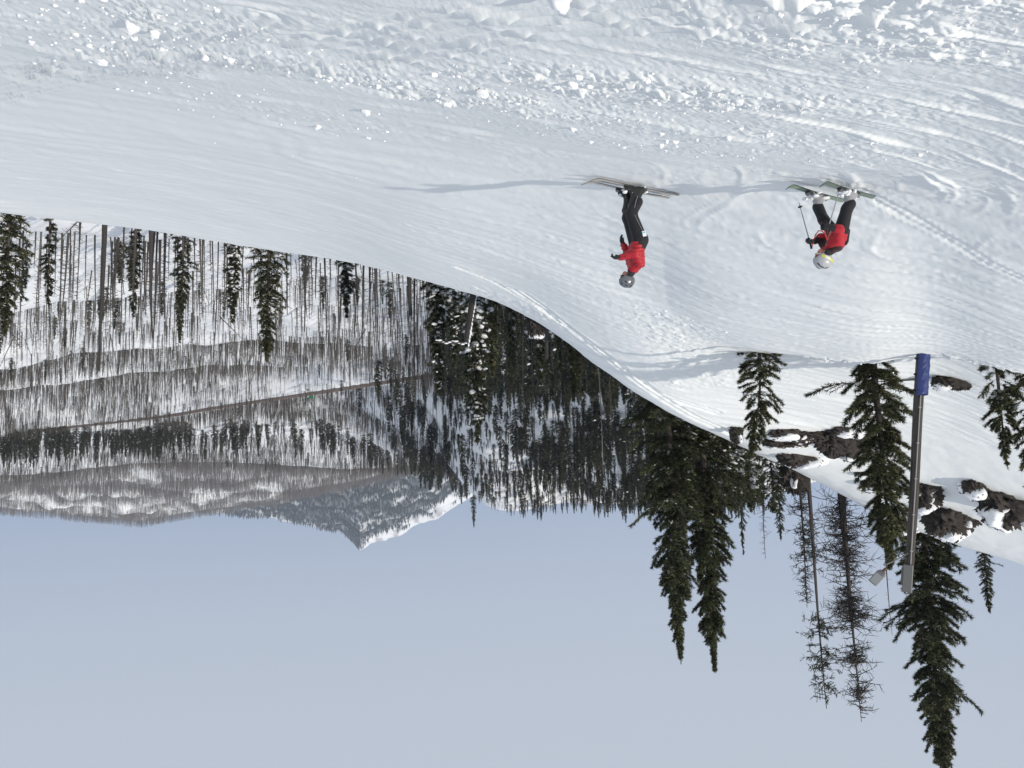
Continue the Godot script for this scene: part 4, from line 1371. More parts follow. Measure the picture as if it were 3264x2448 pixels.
func forest() -> void:
	var clump := fnl(0.012, 3, FastNoiseLite.TYPE_SIMPLEX_SMOOTH, 91)
	rg.seed = 77
	var firs := []
	var deads := []
	# bearing from, to, distance from, to, number, shortest, tallest
	for q in [[4, 34, 95, 215, 260, 5, 13], [-6, 6, 75, 200, 60, 7, 12], [3, 35, 215, 365, 1900, 3, 12], [4, 35, 365, 490, 4200, 4, 11], [4, 36, 490, 690, 8000, 5, 12.5], [6, 38, 780, 1130, 7500, 8, 14], [-16, 4.6, 200, 450, 560, 5, 12], [-16, 4.0, 440, 484, 260, 2.5, 5.5]]:
		for i in int(q[4]):
			var p := at_random(q[0], q[1], q[2], q[3])
			var at := place(p.x, p.y)
			var n := clump.get_noise_2d(at.x, at.z)
			if n < -0.2 and rg.randf() < 0.6: continue
			if ((p.y > 182.0 and p.y < 207.0) or (p.y > 336.0 and p.y < 363.0) or (p.y > 456.0 and p.y < 483.0)) and p.x > 7.0 and rg.randf() < 0.8: continue
			if p.y > 470.0 and p.y < 700.0 and near_road(at.x, at.z) < 5.0: continue
			deads.append([rnd(q[5], q[6]) / p.y, at, p, rnd(q[5], q[6])])
	for q in [[5, 37, 690, 800, 950, 7, 24], [5, 24, 545, 680, 150, 3, 8], [-16, 5.0, 190, 425, 720, 7, 19], [-16, 4.8, 425, 480, 700, 2, 8], [-16, 5.2, 290, 470, 700, 5, 13], [2.6, 10.5, 415, 640, 260, 8, 22], [6, 36, 790, 1050, 110, 9, 15], [4, 34, 110, 480, 150, 3, 9], [-16, 4, 400, 485, 500, 1.5, 4]]:
		for i in int(q[4]):
			var p := at_random(q[0], q[1], q[2], q[3])
			var at := place(p.x, p.y)
			var n := clump.get_noise_2d(at.x * 0.7 + 300.0, at.z * 0.7)
			if n < -0.1 and q[0] > -10.0 and rg.randf() < 0.7: continue
			if q[2] == 415 and rg.randf() < absf(p.x - 6.2) / 4.4: continue
			if q[2] == 690 and p.x < 18.0 and rg.randf() < 0.5: continue
			if p.y > 320.0 and p.y < 700.0 and near_road(at.x, at.z) < 7.0: continue
			var h := rnd(q[5], q[6])
			firs.append([h / p.y, at, p, h])
	firs.sort_custom(func(u, w): return u[0] > w[0])
	deads.sort_custom(func(u, w): return u[0] > w[0])
	# protos
	var fir_proto := []
	for k in 5:
		var bufs := conifer(10.0, [1.25, 1.0, 1.5, 1.15, 0.85][k], {"seed": 300 + k, "gap": 0.55, "per": 4, "bl": 0.5, "bw": 0.055, "nb": 5, "lat": 3, "pw": 0.75, "ragged": 1.8, "snow": [0.07, 0.03, 0.1, 0.02, 0.04][k], "green": [Color(0.06, 0.073, 0.048), Color(0.072, 0.083, 0.048), Color(0.053, 0.069, 0.052), Color(0.067, 0.074, 0.044), Color(0.077, 0.081, 0.05)][k], "wood": false, "sparse": 0.1, "rb": 0.13})
		fir_proto.append([bufs[0].mesh(M.painted), bufs[1].mesh(M.needles), bufs[2].mesh(M.snow_soft)])
	var dead_proto := []
	for k in 8:
		var bufs := bare_tree(10.0, [0.135, 0.165, 0.11, 0.13, 0.155, 0.12, 0.19, 0.13][k], {"seed": 340 + k, "branches": 34 + k * 4, "len": 1.3, "droop": 0.5, "twigs": 1, "bark": [Color(0.08, 0.072, 0.066), Color(0.06, 0.054, 0.049), Color(0.11, 0.1, 0.092), Color(0.075, 0.067, 0.06), Color(0.04, 0.036, 0.033), Color(0.13, 0.12, 0.11), Color(0.065, 0.058, 0.052), Color(0.09, 0.08, 0.073)][k], "from": 0.15, "top": 0.25, "br": 0.045, "sides": 5})
		dead_proto.append([bufs[0].mesh(M.painted), bufs[1].mesh(M.painted)])
	var turn_ := RandomNumberGenerator.new()
	turn_.seed = 5
	# one of each kind with its parts, then copies
	var kinds := {"fir_tree": [fir_proto, firs, 275, ["trunk", "crown", "snow_load"], "tree"], "dead_tree": [dead_proto, deads, 250, ["trunk", "branches"], "dead tree"]}
	for called in kinds:
		var k: Array = kinds[called]
		var models := []
		for v in k[0].size():
			models.append(null)
		var rest := []
		for v in k[0].size():
			rest.append([])
		for i in k[1].size():
			var e: Array = k[1][i]
			var v := turn_.randi() % int(k[0].size())
			var s: float = e[3] / 10.0
			var wide := turn_.randf_range(0.85, 1.2)
			var bas := Basis(Vector3.UP, turn_.randf() * TAU).scaled(Vector3(s * wide, s, s * wide))
			if called == "dead_tree":
				bas = Basis(Vector3(turn_.randfn(), 0, turn_.randfn()).normalized(), turn_.randfn() * 0.04) * bas
				if turn_.randf() < 0.05: bas = Basis(Vector3.BACK, turn_.randfn() * 0.25) * bas
			if i >= k[2]:
				rest[v].append(Transform3D(bas, e[1]))
				continue
			var o: Node3D
			if models[v] == null:
				o = Node3D.new()
				o.name = numbered(called)
				add_child(o)
				for w in k[3].size():
					if k[0][v][w].get_surface_count() > 0:
						tag(part(k[3][w], k[0][v][w], o), "", "", "", "stuff" if k[3][w] in ["snow_load", "branches"] else "")
				models[v] = o
			else:
				o = models[v].duplicate()
				o.name = numbered(called)
				add_child(o)
			o.transform = Transform3D(bas, e[1])
			var zn := zone(e[2].x, e[2].y)
			var look: String
			if called == "fir_tree":
				look = "%s %s fir" % ["small" if e[3] < 9.0 else ("mid sized" if e[3] < 13.0 else ("big" if e[3] < 17.0 else "very tall")), (["ragged", "slim", "broad", "plain", "narrow"][v] if wide < 1.03 else ["shaggy", "sturdy", "spreading", "even", "bushy"][v])]
			else:
				look = "%s %s trunk" % ["stubby" if e[3] < 7.0 else ("shortish" if e[3] < 9.0 else ("slender" if e[3] < 10.5 else "tall")), ["grey", "dark grey", "pale grey", "burnt", "black", "bleached", "thick dark", "thin"][v]]
			tag(o, "%s %s, %s" % [look, zn, valley_words(e[2].x)], "tree" if called == "fir_tree" else "dead tree", ("firs " if called == "fir_tree" else "burnt trunks ") + zn)
		var mass := thing("distant_firs" if called == "fir_tree" else "burnt_forest", Vector3.ZERO)
		tag(mass, "far small firs scattered through the valley" if called == "fir_tree" else "countless far burnt trunks standing in the snow of the valley", "", "", "stuff")
		for v in k[0].size():
			for w in k[3].size():
				if k[0][v][w].get_surface_count() > 0 and rest[v].size() > 0:
					multi(k[3][w], k[0][v][w], rest[v], mass)
	# bare burnt trees on the far hills
	rg.seed = 99
	var thin := []
	for k in 3:
		var b := Buf.new()
		var c: Color = [Color(0.18, 0.17, 0.172), Color(0.22, 0.208, 0.208), Color(0.145, 0.137, 0.14)][k]
		b.bar(Vector3(0, -1.5, 0), Vector3(0, 14, 0), 0.3, 0.1, 3, c)
		for i in 12:
			var y := rnd(3, 13)
			var a := rnd(0, TAU)
			b.bar(Vector3(0, y, 0), Vector3(cos(a) * 1.4, y + rnd(-0.6, 0.5), sin(a) * 1.4), 0.09, 0.05, 3, c)
		thin.append(b.mesh(M.painted))
	var far_trees := thing("hillside_trees", Vector3.ZERO)
	tag(far_trees, "grey brown fuzz of bare burnt trees covering the far hills", "", "", "stuff")
	var cover := fnl(0.006, 3, FastNoiseLite.TYPE_SIMPLEX_SMOOTH, 95)
	for hi in 3:
		var h: Array = HILLS[hi]
		var lists := [[], [], []]
		for i in [38000, 22000, 10000][hi]:
			var a := lerpf(1.0, 40.0, rg.randf())
			var r: float = h[1] - h[2] * 0.98 * pow(rg.randf(), 1.1) + h[2] * 0.03
			var x := sin(deg_to_rad(a)) * r
			var z := -cos(deg_to_rad(a)) * r
			if cover.get_noise_2d(x * 1.6, z * 0.8) < -0.27 and rg.randf() < 0.85: continue
			var s := rnd(0.75, 1.35)
			lists[rg.randi() % 3].append(Transform3D(Basis(Vector3.UP, rnd(0, TAU)).scaled(Vector3(s, s, s)), Vector3(x, hill_y(h, a, r), z)))
		for k in 3:
			multi("trunks", thin[k], lists[k], far_trees)
	# conifers on the mountain
	var cone := Buf.new()
	var cc := Color(0.03, 0.038, 0.034)
	for i in 5:
		var y := 3.0 + i * 4.2
		var w := 5.0 - i * 0.85
		for k in 6:
			var a0 := TAU * k / 6.0 + i
			var a1 := TAU * (k + 1) / 6.0 + i
			var p0 := Vector3(cos(a0) * w, y + rnd(-0.8, 0.8), sin(a0) * w)
			var p1 := Vector3(cos(a1) * w, y + rnd(-0.8, 0.8), sin(a1) * w)
			cone.tri(Vector3(0, y + 7.5, 0), p0, p1, ((p0 + p1) * 0.5 * Vector3(1, 0, 1)).normalized() * 0.8 + Vector3.UP * 0.4, cc)
	var cone_mesh := cone.mesh(M.painted)
	var mt := []
	for i in 16000:
		var a := lerpf(1.0, 26.0, rg.randf())
		var r := lerpf(3900.0, 5990.0, rg.randf())
		var y := mountain_y(a, r)
		if rg.randf() > wooded(a, r, y) * 1.1: continue
		var s := rnd(0.7, 1.3)
		mt.append(Transform3D(Basis(Vector3.UP, rnd(0, TAU)).scaled(Vector3(s, s, s)), Vector3(sin(deg_to_rad(a)) * r, y, -cos(deg_to_rad(a)) * r)))
	var mf := thing("mountain_forest", Vector3.ZERO)
	tag(mf, "dark blue green conifer forest on the flank of the mountain", "", "", "stuff")
	multi("conifers", cone_mesh, mt, mf)

func road_sign() -> void:
	var at := place(13.3, 530.0) + Vector3(0, 0.1, 0)
	var r := thing("road_sign", at, "small green sign board standing beside the brown road", "sign")
	var f := Basis(Vector3.UP, deg_to_rad(-13.3))
	var b := Buf.new()
	b.box(Vector3(0, 2.6, 0), Vector3(1.5, 0.75, 0.06), f, Color(0.0, 0.19, 0.10))
	part("board", b.mesh(M.painted), r)
	for k in [-1.0, 1.0]:
		var q := Buf.new()
		q.bar(f * Vector3(k, -0.3, -0.1), f * Vector3(k, 3.3, -0.1), 0.09, 0.09, 6, Color(0.1, 0.09, 0.08))
		part("post", q.mesh(M.painted), r)

# loose lumps of snow
func chunks() -> void:
	rg.seed = 123
	var lump := []
	for k in 5:
		var b := Buf.new()
		var nz := fnl(1.1, 3, FastNoiseLite.TYPE_SIMPLEX_SMOOTH, 400 + k)
		b.blob(Vector3.ZERO, Vector3(1.0, 0.75, 0.85), Basis(), WHITE, 9, 12, 0.0, rg)
		for i in b.v.size():
			var p := b.v[i]
			b.v[i] = p * (1.0 + nz.get_noise_3dv(p * 0.9 + Vector3(k, 0, 0)) * 0.7)
		b.smooth()
		lump.append(b.mesh(M.snow_soft))
	var lists := [[], [], [], [], []]
	var tries := 0
	while tries < 42000:
		tries += 1
		var a := lerpf(-36.0, 38.0, rg.randf())
		var r := 3.2 + 36.0 * pow(rg.randf(), 1.9)
		var x := sin(deg_to_rad(a)) * r
		var z := -cos(deg_to_rad(a)) * r
		var m := churn(x, z, r)
		if rg.randf() > m * 0.13 + 0.0004: continue
		var s := 0.01 * pow(rg.randf(), -0.42) * clampf(r / 7.0, 0.8, 1.7)
		s = minf(s, (0.07 if x > 1.8 and r < 12.0 else 0.042) * clampf(r / 7.0, 1.0, 1.7))
		lists[rg.randi() % 5].append(Transform3D(Basis(ball(), rnd(0, TAU)).scaled(Vector3(s, s, s)), Vector3(x, snow_y(x, z) + s * -0.05, z)))
	var o := thing("snow_chunks", Vector3.ZERO)
	tag(o, "loose lumps of snow strewn over the churned piste", "", "", "stuff")
	for k in 5:
		multi("lumps", lump[k], lists[k], o)
	# the few big ones one would notice
	var big := [[4.55, -6.9, 0.075, "large round snowball among the lumps at the lower right"], [3.5, -6.3, 0.06, "snowball beside the curved groove at the lower right"], [3.05, -7.1, 0.05, "snowball at the end of the parallel ski grooves"], [-0.35, -4.75, 0.085, "big broken snow block on the smooth patch near the camera"], [-1.9, -9.6, 0.035, "single white clod on the fine grained snow below the skiers"], [5.6, -8.9, 0.07, "wide flat snow clod at the right edge of the piste"], [0.2, -7.9, 0.07, "tall snow clod in the middle of the rubble ridge"], [-0.6, -7.0, 0.06, "round snow clod at the near side of the rubble ridge"]]
	for q in big:
		var t := MeshInstance3D.new()
		t.mesh = lump[rg.randi() % 5]
		t.name = numbered("snow_clod")
		add_child(t)
		t.position = Vector3(q[0], snow_y(q[0], q[1]) + q[2] * 0.3, q[1])
		t.basis = Basis(Vector3.UP, rnd(0, TAU)).scaled(Vector3.ONE * q[2])
		tag(t, q[3], "snowball", "big snow clods on the piste")

# ---------------------------------------------------------------- the leaning lamp pole
func pole() -> void:
	var at := on_slope(-15.7, -32.4, 0.2)
	var root := thing("lamp_pole", at, "leaning wooden pole with a blue pad at its foot and a lamp at its top", "lamp pole")
	var a := atan2(-15.7, 32.4)
	# own axes: x to the right as seen from the piste, leaning that way
	root.basis = Basis(Vector3.UP, -a) * Basis(Vector3.BACK, -deg_to_rad(7.8))
	var h := 9.15
	var wood := Color(0.115, 0.105, 0.095)
	var b := Buf.new()
	var pts := PackedVector3Array()
	var rad := PackedFloat32Array()
	for i in 12:
		var t := i / 11.0
		pts.append(Vector3(0.02 * sin(t * 7.0), h * t, 0.015 * cos(t * 5.0)))
		rad.append(lerpf(0.19, 0.155, t))
	b.tube(pts, rad, 18, wood)
	part("pole", b.mesh(M.pole_wood), root)
	# splits down the wood
	var cr := Buf.new()
	rg.seed = 71
	for i in 7:
		var g := rnd(0.6, 2.6)
		var y0 := rnd(1.8, 6.0)
		var y1 := y0 + rnd(1.0, 3.0)
		cr.box(Vector3(cos(g) * 0.172, (y0 + y1) * 0.5, sin(g) * 0.172), Vector3(0.004, (y1 - y0) * 0.5, 0.006), Basis(Vector3.UP, -g), Color(0.03, 0.026, 0.024))
	part("cracks", cr.mesh(M.painted), root)
	var c := Buf.new()
	c.tube(PackedVector3Array([Vector3(-0.05, 1.7, 0.2), Vector3(-0.05, 4.5, 0.193), Vector3(-0.045, h - 0.9, 0.185)]), PackedFloat32Array([0.022, 0.022, 0.022]), 8, Color(0.3, 0.29, 0.28))
	part("conduit", c.mesh(M.painted), root)
	for i in 5:
		var k := Buf.new()
		k.box(Vector3(-0.05, 2.3 + i * 1.35, 0.198), Vector3(0.05, 0.018, 0.03), Basis(), Color(0.42, 0.41, 0.4))
		part("clamp", k.mesh(M.metal), root)
	# blue pad wrapped round the side towards the piste
	var p := Buf.new()
	var rows := 26
	var cols := 22
	var wr := fnl(2.2, 3, FastNoiseLite.TYPE_SIMPLEX_SMOOTH, 5)
	for layer in 2:
		for i in rows:
			var y := lerpf(0.1, 1.85, i / (rows - 1.0))
			for j in cols:
				var g := deg_to_rad(lerpf(62.0, 285.0, j / (cols - 1.0)))
				var r := (0.285 if layer == 0 else 0.205) + wr.get_noise_3d(cos(g), y * 2.2, sin(g)) * 0.035
				var slope := (0.05 * cos(g)) * (1.0 if i == rows - 1 else 0.0)
				p.vert(Vector3(cos(g) * r - 0.02, y + slope, sin(g) * r), Vector3(cos(g), 0, sin(g)), WHITE)
	var m := rows * cols
	for i in rows - 1:
		for j in cols - 1:
			var q := i * cols + j
			p.ix.append_array([q, q + 1, q + cols, q + 1, q + cols + 1, q + cols])
			p.ix.append_array([m + q, m + q + cols, m + q + 1, m + q + 1, m + q + cols, m + q + cols + 1])
	for j in cols - 1:
		var q := (rows - 1) * cols + j
		p.ix.append_array([q, q + m, q + 1, q + 1, q + m, q + m + 1])
	for i in rows - 1:
		for j in [0, cols - 1]:
			var q: int = i * cols + j
			p.ix.append_array([q, q + cols, q + m, q + m, q + cols, q + cols + m])
	p.smooth()
	for i in p.n.size():
		var o := (p.v[i] * Vector3(1, 0, 1)).normalized()
		if (i < m) == (p.n[i].dot(o) < 0): p.n[i] = -p.n[i]
	var pad := part("safety_pad", p.mesh(M.blue), root)
	for y in [0.45, 1.05, 1.65]:
		var s := Buf.new()
		s.tube(PackedVector3Array([Vector3(0.05, y, 0.27), Vector3(0.15, y, 0.2), Vector3(0.21, y - 0.02, 0.08)]), PackedFloat32Array([0.016, 0.016, 0.016]), 5, Color(0.02, 0.02, 0.022))
		s.box(Vector3(0.19, y, 0.16), Vector3(0.04, 0.035, 0.03), Basis(Vector3.UP, -0.8), Color(0.03, 0.03, 0.033))
		part("strap", s.mesh(M.painted), pad)
	# box at the top, arm, cable and lamp
	var jb := Buf.new()
	jb.box(Vector3(0.03, h - 0.42, 0.17), Vector3(0.17, 0.5, 0.1), Basis(), Color(0.15, 0.15, 0.148))
	jb.box(Vector3(0.17, h - 0.5, 0.1), Vector3(0.09, 0.3, 0.09), Basis(), Color(0.13, 0.13, 0.13))
	part("control_box", jb.mesh(M.metal), root)
	var arm := Buf.new()
	arm.tube(PackedVector3Array([Vector3(0.05, h - 1.35, 0.12), Vector3(0.45, h - 1.05, 0.18), Vector3(0.86, h - 0.78, 0.2)]), PackedFloat32Array([0.025, 0.025, 0.025]), 6, Color(0.2, 0.19, 0.185))
	part("arm", arm.mesh(M.metal), root)
	var cab := Buf.new()
	var cp := PackedVector3Array()
	var crad := PackedFloat32Array()
	for i in 16:
		var t := i / 15.0
		cp.append(Vector3(0.1 + t * 0.78, h - 1.1 - sin(t * PI) * 0.42 + t * 0.3, 0.2))
		crad.append(0.014)
	cab.tube(cp, crad, 5, Color(0.05, 0.05, 0.05))
	part("cable", cab.mesh(M.painted), root)
	var lb := Basis(Vector3.BACK, -0.62)
	var lc := Vector3(1.08, h - 0.28, 0.2)
	var hd := Buf.new()
	hd.box(lc, Vector3(0.17, 0.26, 0.13), lb, Color(0.17, 0.17, 0.18), 0.2)
	hd.box(lc + lb * Vector3(0, -0.24, 0), Vector3(0.13, 0.1, 0.1), lb, Color(0.15, 0.15, 0.16), 0.2)
	var head := part("lamp_head", hd.mesh(M.metal), root)
	var gl := Buf.new()
	gl.box(lc + lb * Vector3(0, 0.02, 0.132), Vector3(0.14, 0.2, 0.006), lb, Color(0.3, 0.31, 0.32))
	part("lens", gl.mesh(M.metal), head)
	var nk := Buf.new()
	nk.bar(lc + lb * Vector3(0, -0.5, 0), lc + lb * Vector3(0, -0.3, 0), 0.05, 0.07, 8, Color(0.12, 0.07, 0.055))
	part("neck", nk.mesh(M.painted), head)

# ---------------------------------------------------------------- skiers
func ski(tail: Vector3, tip: Vector3, roll: float, wide: float, top: Color, sole: Color, label: String, group: String) -> Node3D:
	var d := tip - tail
	var l := d.length()
	var f := d.normalized()
	var up := (Vector3.UP - f * f.y).normalized().rotated(f, roll)
	var root := thing("ski", (tail + tip) * 0.5, label, "ski", group)
	root.basis = Basis(f, up, f.cross(up))
	var b := Buf.new()
	var s := Buf.new()
	var n := 30
	for i in n + 1:
		var u := float(i) / n
		var w := wide * (0.78 + 0.5 * pow(absf(u - 0.45) * 2.0, 2.0) * 0.5)
		if u > 0.9: w *= sqrt(maxf(1.0 - pow((u - 0.9) / 0.1, 2.2), 0.02))
		if u < 0.04: w *= 0.75 + u * 6.0
		var y := 0.012 * sin(clampf((u - 0.08) / 0.76, 0.0, 1.0) * PI)
		if u > 0.86: y += pow((u - 0.86) / 0.14, 1.8) * 0.1
		var x := (u - 0.5) * l
		for q in [[-1, 0.006], [1, 0.006]]:
			b.vert(Vector3(x, y + q[1], q[0] * w * 0.5), Vector3.UP, top)
		for q in [[-1, -0.006], [1, -0.006]]:
			b.vert(Vector3(x, y + q[1], q[0] * w * 0.5), Vector3.DOWN, sole)
		for q in [[-1, 0.006], [-1, -0.006], [1, 0.006], [1, -0.006]]:
			s.vert(Vector3(x, y + q[1], q[0] * (w * 0.5 + 0.0005)), Vector3(0, 0, q[0]), sole)
	for i in n:
		var k := i * 4
		b.ix.append_array([k, k + 4, k + 1, k + 1, k + 4, k + 5, k + 2, k + 3, k + 6, k + 3, k + 7, k + 6])
		s.ix.append_array([k, k + 1, k + 4, k + 1, k + 5, k + 4, k + 2, k + 6, k + 3, k + 3, k + 6, k + 7])
	part("ski_board", b.mesh(M.gloss), root)
	part("edge", s.mesh(M.painted), root)
	for e in [-0.19, 0.13]:
		var g := Buf.new()
		g.box(Vector3(e, 0.035, 0), Vector3(0.05, 0.022, wide * 0.42), Basis(), Color(0.05, 0.05, 0.052))
		g.box(Vector3(e * 1.12, 0.062, 0), Vector3(0.025, 0.02, wide * 0.35), Basis(), Color(0.25, 0.25, 0.26))
		part("binding", g.mesh(M.painted), root)
	return root

func boot(parent: Node, foot: Vector3, f: Vector3, shin: Vector3, col: Color, sc: float, snowy: int, tall := 0.26) -> void:
	var up := Vector3.UP
	var heel := foot + (-f * 0.12 + up * 0.075) * sc
	var toe := foot + (f * 0.13 + up * 0.065) * sc
	var b := skin([limb(heel, toe, 0.056 * sc, 0.048 * sc), limb(foot + (-f * 0.07 + up * 0.1) * sc, foot + up * 0.1 * sc + shin * tall * sc, 0.07 * sc, 0.073 * sc), limb(foot + (f * 0.02 + up * 0.1) * sc, foot + up * 0.16 * sc + shin * 0.1 * sc, 0.06 * sc, 0.065 * sc)], 0.012, 0.04, col)
	var o := part("boot", b.mesh(M.gloss), parent)
	var side := f.cross(up)
	for k in 3:
		var q := Buf.new()
		var c := foot + up * (0.13 + k * 0.075) * sc + shin * 0.01 + f * (0.06 - k * 0.012) * sc
		q.bar(c - side * 0.055 * sc, c + side * 0.055 * sc, 0.009, 0.009, 5, Color(0.35, 0.35, 0.36))
		part("buckle", q.mesh(M.metal), o)
	if snowy > 0:
		var sn := Buf.new()
		for i in snowy:
			sn.blob(foot + f * rnd(-0.2, 0.22) * sc + up * rnd(0.02, 0.13) * sc + side * rnd(-0.08, 0.08) * sc, Vector3(rnd(0.03, 0.07), rnd(0.015, 0.035), rnd(0.02, 0.05)), Basis(up, rnd(0, 3)), WHITE, 5, 7, 0.2, rg)
		part("snow_clump", sn.mesh(M.snow_soft), o)

# a mitten-sized glove with five fingers; curl 0 open to 1 closed
func glove(called: String, parent: Node, wrist: Vector3, dir: Vector3, palm_up: Vector3, curl: float, point: bool, sc: float, col: Color, cuff: Vector3) -> void:
	var d := dir.normalized()
	var up := (palm_up - d * palm_up.dot(d)).normalized()   # back of the hand
	var side := d.cross(up)
	var segs := [limb(wrist, wrist + d * 0.08 * sc, 0.036 * sc, 0.03 * sc), limb(wrist + d * 0.03 * sc + side * 0.02 * sc, wrist + d * 0.085 * sc + side * 0.025 * sc, 0.028 * sc, 0.024 * sc), limb(wrist + d * 0.03 * sc - side * 0.02 * sc, wrist + d * 0.085 * sc - side * 0.025 * sc, 0.028 * sc, 0.024 * sc), limb(cuff, wrist, 0.05 * sc, 0.042 * sc)]
	for k in 4:
		var base := wrist + d * 0.09 * sc + side * (0.033 - k * 0.022) * sc
		var ln: float = [0.07, 0.078, 0.073, 0.058][k] * sc
		var cu := 0.1 if (point and k == 0) else curl
		var g := d
		var p := base
		for s in 3:
			g = (g * cos(cu * 1.15) - up * sin(cu * 1.15)).normalized()
			var dn := (-up * cos(cu * 1.15 * (s + 1)) - d * sin(cu * 1.15 * (s + 1)))
			g = d * cos(cu * 1.15 * (s + 0.6)) - up * sin(cu * 1.15 * (s + 0.6))
			var q = p + g * ln * [0.42, 0.33, 0.25][s]
			segs.append(limb(p, q, 0.0125 * sc, 0.0115 * sc))
			p = q
	var tb := wrist + d * 0.035 * sc + side * 0.03 * sc
	var t1 := tb + (side * 0.7 + d * 0.6 - up * 0.35 * curl).normalized() * 0.045 * sc
	segs.append(limb(tb, t1, 0.015 * sc, 0.013 * sc))
	segs.append(limb(t1, t1 + (d * 0.9 + side * 0.25 - up * 0.5 * curl).normalized() * 0.035 * sc, 0.013 * sc, 0.011 * sc))
	part(called, skin(segs, 0.006, 0.008, col).mesh(M.cloth), parent)

func head(parent: Node, c: Vector3, f: Vector3, up: Vector3, sc: float, who: Dictionary) -> Array:  # returns head limbs for the body
	var r := f.cross(up)
	# helmet: a shell, higher over the brow, lower at ears and nape
	var b := Buf.new()
	var rings := 18
	var segs := 40
	var hc := c + up * 0.03 * sc - f * 0.005 * sc
	for layer in 2:
		var rad := (0.132 if layer == 0 else 0.118) * sc
		for i in rings + 1:
			for k in segs:
				var a := TAU * k / segs   # 0 is the brow
				var low := lerpf(deg_to_rad(86.0), deg_to_rad(124.0), smoothstep(0.35, 1.15, absf(wrapf(a, -PI, PI))))
				var t := low * i / rings
				var s := f * (sin(t) * cos(a) * 1.1) + r * (sin(t) * sin(a) * 0.93) + up * cos(t) * 1.0
				var q := rad
				if layer == 0:
					q *= 1.0 + 0.02 * maxf(0.0, sin(a * 6.0)) * sin(t * 2.0)
				b.vert(hc + s * q, s, who.helmet)
	var m := (rings + 1) * segs
	for i in rings:
		for k in segs:
			var p := i * segs + k
			var q := i * segs + (k + 1) % segs
			b.ix.append_array([p, p + segs, q, q, p + segs, q + segs])
			b.ix.append_array([m + p, m + q, m + p + segs, m + q, m + q + segs, m + p + segs])
	for k in segs:
		var p := rings * segs + k
		var q := rings * segs + (k + 1) % segs
		b.ix.append_array([p, p + m, q, q, p + m, q + m])
	b.smooth()
	for i in m:
		if b.n[i].dot(b.v[i] - hc) < 0: b.n[i] = -b.n[i]
	var hm := part("helmet", b.mesh(M.shell if who.get("dull", false) else M.metal_shell), parent)
	for q in who.vents:
		var v := Buf.new()
		var s: Vector3 = (f * q.x + r * q.y + up * q.z).normalized()
		var e: Vector3 = s.cross(r).normalized()
		v.blob(hc + (f * s.dot(f) * 1.1 + r * s.dot(r) * 0.93 + up * s.dot(up)) * 0.132 * sc, Vector3(0.034, 0.006, 0.011) * sc, Basis(e, s, e.cross(s)), Color(0.015, 0.015, 0.016), 6, 8, 0.0, rg)
		part("vent", v.mesh(M.painted), hm)
	# ear pads and strap
	for k in [-1, 1]:
		var e := Buf.new()
		e.blob(c + r * k * 0.098 * sc - up * 0.045 * sc - f * 0.01 * sc, Vector3(0.05, 0.062, 0.022) * sc, Basis(f, up, r), Color(0.015, 0.015, 0.017), 8, 10, 0.02, rg)
		part("ear_pad", e.mesh(M.cloth), hm)
	# goggles
	var g := Buf.new()
	var lens := Buf.new()
	var n := 15
	for i in n:
		var a := lerpf(-1.15, 1.15, i / (n - 1.0))
		for j in 5:
			var t := lerpf(-0.034, 0.034, j / 4.0)
			var bulge := 0.112 + 0.008 * (1.0 - pow(t / 0.034, 2.0))
			var p := c + (f * cos(a) * bulge * 1.02 + r * sin(a) * bulge * 0.86 + up * (t + 0.012)) * sc
			lens.vert(p, (p - c).normalized(), who.lens)
	for i in n - 1:
		for j in 4:
			var q := i * 5 + j
			lens.ix.append_array([q, q + 5, q + 1, q + 1, q + 5, q + 6])
	lens.smooth()
	for i in lens.n.size():
		if lens.n[i].dot(lens.v[i] - c) < 0: lens.n[i] = -lens.n[i]
	for e in [-1, 1]:
		var pts := PackedVector3Array()
		var rads := PackedFloat32Array()
		for i in n:
			var a := lerpf(-1.2, 1.2, i / (n - 1.0))
			pts.append(c + (f * cos(a) * 0.112 + r * sin(a) * 0.098 + up * (e * 0.036 + 0.012)) * sc)
			rads.append(0.008 * sc)
		g.tube(pts, rads, 6, who.frame)
	var gg := part("goggles", g.mesh(M.cloth), parent)
	part("lens", lens.mesh(M.gloss), gg)
	if who.has("strap"):
		var st := Buf.new()
		for i in 25:
			var a := lerpf(0.95, TAU - 0.95, i / 24.0)
			for j in 2:
				var y := (0.03 if j == 1 else -0.012) + 0.035 * sin((a - 0.95) / (TAU - 1.9) * PI)
				var k := sqrt(maxf(0.0, 1.0 - pow((y - 0.03) / 0.13, 2.0)))
				st.vert(c + (f * (cos(a) * 0.1485 * k - 0.005) + r * sin(a) * 0.1265 * k + up * y) * sc, f * cos(a) + r * sin(a), who.strap.lerp(Color(0.8, 0.8, 0.78), 0.75 if (i / 3) % 3 == 1 else 0.0))
		for i in 24:
			var q := i * 2
			st.ix.append_array([q, q + 2, q + 1, q + 2, q + 3, q + 1])
		part("strap", st.mesh(M.cloth), gg)
	var mouth := Buf.new()
	mouth.blob(c + f * 0.094 * sc - up * 0.07 * sc, Vector3(0.006, 0.005, 0.022) * sc, Basis(f, up, r), Color(0.3, 0.1, 0.09), 5, 8, 0.0, rg)
	part("mouth", mouth.mesh(M.cloth), parent)
	return [limb(c + up * 0.02 * sc - f * 0.01 * sc, c + up * 0.01 * sc + f * 0.015 * sc, 0.098 * sc, 0.094 * sc), limb(c - up * 0.04 * sc + f * 0.03 * sc, c - up * 0.085 * sc + f * 0.055 * sc, 0.062 * sc, 0.04 * sc), limb(c + f * 0.085 * sc + up * 0.01 * sc, c + f * 0.118 * sc - up * 0.03 * sc, 0.011 * sc, 0.015 * sc)]

